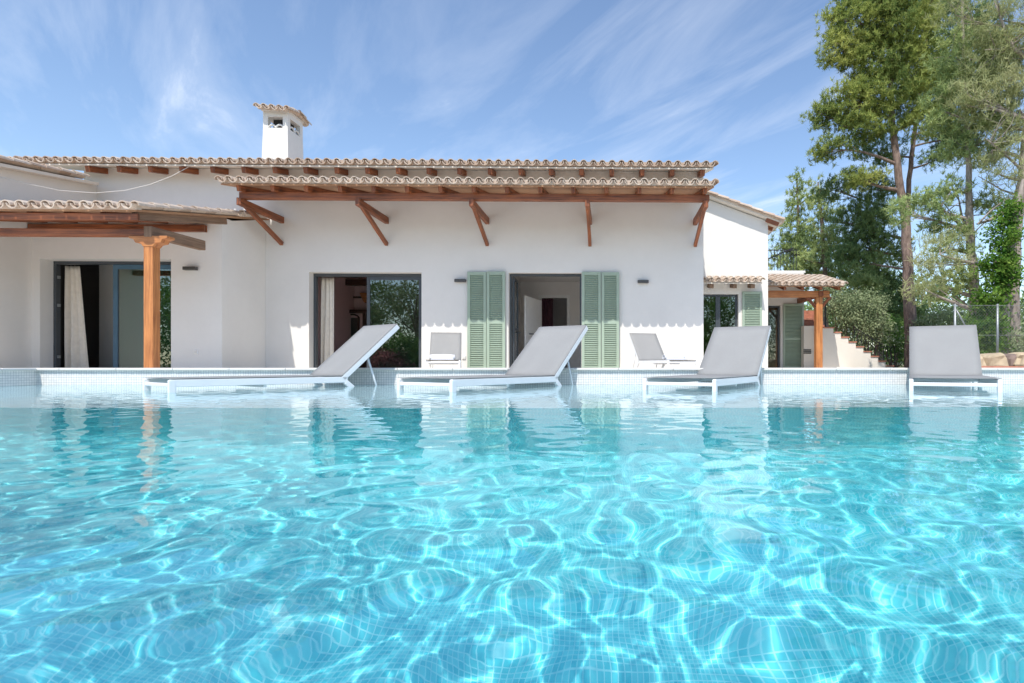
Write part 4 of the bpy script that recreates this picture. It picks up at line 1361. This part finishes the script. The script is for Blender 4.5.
# shrubs: leafy mounds on short stems
def shrub(name, label, px, Y, lobes, mat, n=52, size=.05, spread=.13, cat='shrub', group=None):
    t = thing(name, label, cat, (gx(px, Y), Y, -.03), group=group)
    m = MB(); base = Vector((gx(px, Y), Y, -.05)); cs = []
    for lb in lobes:
        p = lobe_pts((*lb, Y) if len(lb) == 4 else lb, max(14, int(lb[2] * lb[3] / pxm(px, Y) ** 2 * 60))); cs.append(p)
        for _ in range(4): limb(m, base + Vector((random.uniform(-.1, .1), random.uniform(-.1, .1), 0)), p[rng.integers(len(p))], .025, .008, 4, .06, 5)
    keep(m.build('stem', M['bark']), t)
    V, F = leaves(np.concatenate(cs), n, size, spread); keep(np_mesh('foliage', V, F, mat), t)
    return t


shrub('shrub', 'grey green olive like shrub spilling over the top of the garden stairs', 842, 21.9, [(842, 312, 20, 22), (834, 298, 14, 16), (854, 325, 18, 18), (850, 300, 14, 14)], M['olive'])
shrub('shrub', 'grey green bush beside the middle of the stair railing', 868, 22.0, [(866, 318, 20, 24), (878, 334, 18, 20), (860, 338, 14, 14), (872, 305, 14, 14)], M['olive'])
shrub('shrub', 'darker bush behind the foot of the stairs', 893, 22.3, [(890, 340, 18, 20), (905, 345, 16, 18), (898, 325, 14, 12)], M['hedge'])
shrub('shrub', 'round light green bush seen just above the right lounger', 935, 20.0, [(938, 318, 22, 14), (925, 335, 20, 18), (950, 335, 18, 18)], M['olive'])
shrub('shrub', 'leafy green bush behind the fence left of its tall post', 972, 15.2, [(970, 342, 16, 14), (984, 346, 14, 12)], M['hedge'], size=.04)
shrub('shrub', 'low yellow green bush behind the fence at the right edge', 1016, 15.0, [(1010, 343, 14, 12), (1028, 338, 16, 16), (1024, 350, 16, 10)], M['olive'], size=.04)
# distant wood and hill
pts = np.stack([rng.uniform(8, 75, 4200), rng.uniform(42, 58, 4200), np.zeros(4200)], 1)
pts[:, 2] = rng.random(4200) ** .7 * (6.0 + 1.6 * np.sin(pts[:, 0] * .33) + .8 * np.sin(pts[:, 0] * .9 + 1))
V, F = leaves(pts, 14, .22, .45)
tag(np_mesh('distant_wood', V, F, M['pine_dark']), 'dark wood far behind the garden closing the view', 'wood', kind='stuff')
m = MB(); hv = []
nx2, ny2 = 60, 12
for j in range(ny2):
    for i in range(nx2):
        u, v = i / (nx2 - 1), j / (ny2 - 1)
        x = -420 + 900 * u; yy = 220 + 260 * v
        hgt = math.sin(math.pi * v * .5) * (14 + 9 * math.sin(u * 7 + 1) + 5 * math.sin(u * 17)) * (.35 + .65 * min(1, max(0, (u - .35) * 4)))
        hv.append((x, yy, -.5 + hgt))
hf = [(j * nx2 + i, j * nx2 + i + 1, (j + 1) * nx2 + i + 1, (j + 1) * nx2 + i) for j in range(ny2 - 1) for i in range(nx2 - 1)]
tag(MB().add(hv, hf, None, True).build('hill', M['hill']), kind='structure')

# garden behind the photographer: mirrored in the panes and the water
def garden_tree(x, y, h, label, mat, seed):
    t = thing('garden_tree', label, 'tree', (x, y, -.05), group='garden trees across the pool')
    m = MB(); m.tube([(0, 0, 0), (.1, 0, h * .3), (0, .1, h * .6), (.1, 0, h * .85)], [.2, .15, .1, .04], 8, cap=False); cs = []
    r = np.random.default_rng(seed)
    for _ in range(16):
        c = np.array([r.normal() * h * .2, r.normal() * h * .2, h * (.45 + .5 * r.random())]); cs.append(c + r.normal(size=(16, 3)) * h * .07)
        limb(m, (0, 0, h * .4), c, .05, .015)
    m.build('trunk', M['bark'], t)
    V, F = leaves(np.concatenate(cs), 16, .10, .22); np_mesh('crown', V, F, mat, t)


for i, (x, y, h, lab, mt) in enumerate([(-14.5, -15, 6.5, 'broad leafy garden tree mirrored in the sliding door pane', M['olive']), (-27, -13, 5.5, 'dark leafy garden tree mirrored in the porch door pane', M['hedge']),
                                       (-19, -17, 7, 'tall garden tree at the back of the far lawn', M['pine_dark']), (9.5, -16, 6, 'garden tree mirrored in the right wing window', M['hedge'])]):
    garden_tree(x, y, h, lab, mt, 40 + i)


hp = np.stack([rng.uniform(-48, 30, 4500), rng.uniform(-23, -21, 4500), rng.random(4500) ** .8 * 7.2], 1)  # unseen hedge, added to keep the bright horizon out of the pane reflections
V, F = leaves(hp, 14, .16, .3)
tag(np_mesh('horizon_hedge', V, F, M['olive']), 'long tall hedge added behind the camera to block the horizon in the panes', 'hedge')


def garden_bush(x, y, w, h, label, mat, seed):
    t = thing('garden_bush', label, 'shrub', (x, y, -.03), group='garden bushes across the pool')
    r = np.random.default_rng(seed)
    cs = np.stack([r.normal(size=150) * w * .3, r.normal(size=150) * .5, r.random(150) * h], 1)
    m = MB()
    for k in range(6): limb(m, (0, 0, 0), cs[k], .03, .01)
    m.build('stem', M['bark'], t)
    V, F = leaves(cs, 46, .08, .18); np_mesh('foliage', V, F, mat, t)


for i, (x, y, w, h, lab, mt) in enumerate([(-12.6, -9, 2.6, 1.9, 'bright green garden bush mirrored low in the sliding door', M['hedge']), (-15.5, -9.5, 3, 2.4, 'large green garden bush across the pool', M['ivy']),
                                          (-13.9, -8, 1.6, .8, 'pink flowering bush mirrored in the sliding door', M['blossom']), (-24.5, -9, 3.6, 4.6, 'dense green garden bush mirrored in the porch door', M['ivy']),
                                          (-29, -9.5, 3.4, 4.2, 'second dense bush left of the one mirrored in the porch door', M['hedge']), (8.2, -10, 3, 2.4, 'green garden bush mirrored in the right wing window', M['ivy'])]):
    garden_bush(x, y, w, h, lab, mt, 60 + i)

for o in RECV:
    if o.type == 'MESH': o.cycles.is_caustics_receiver = True
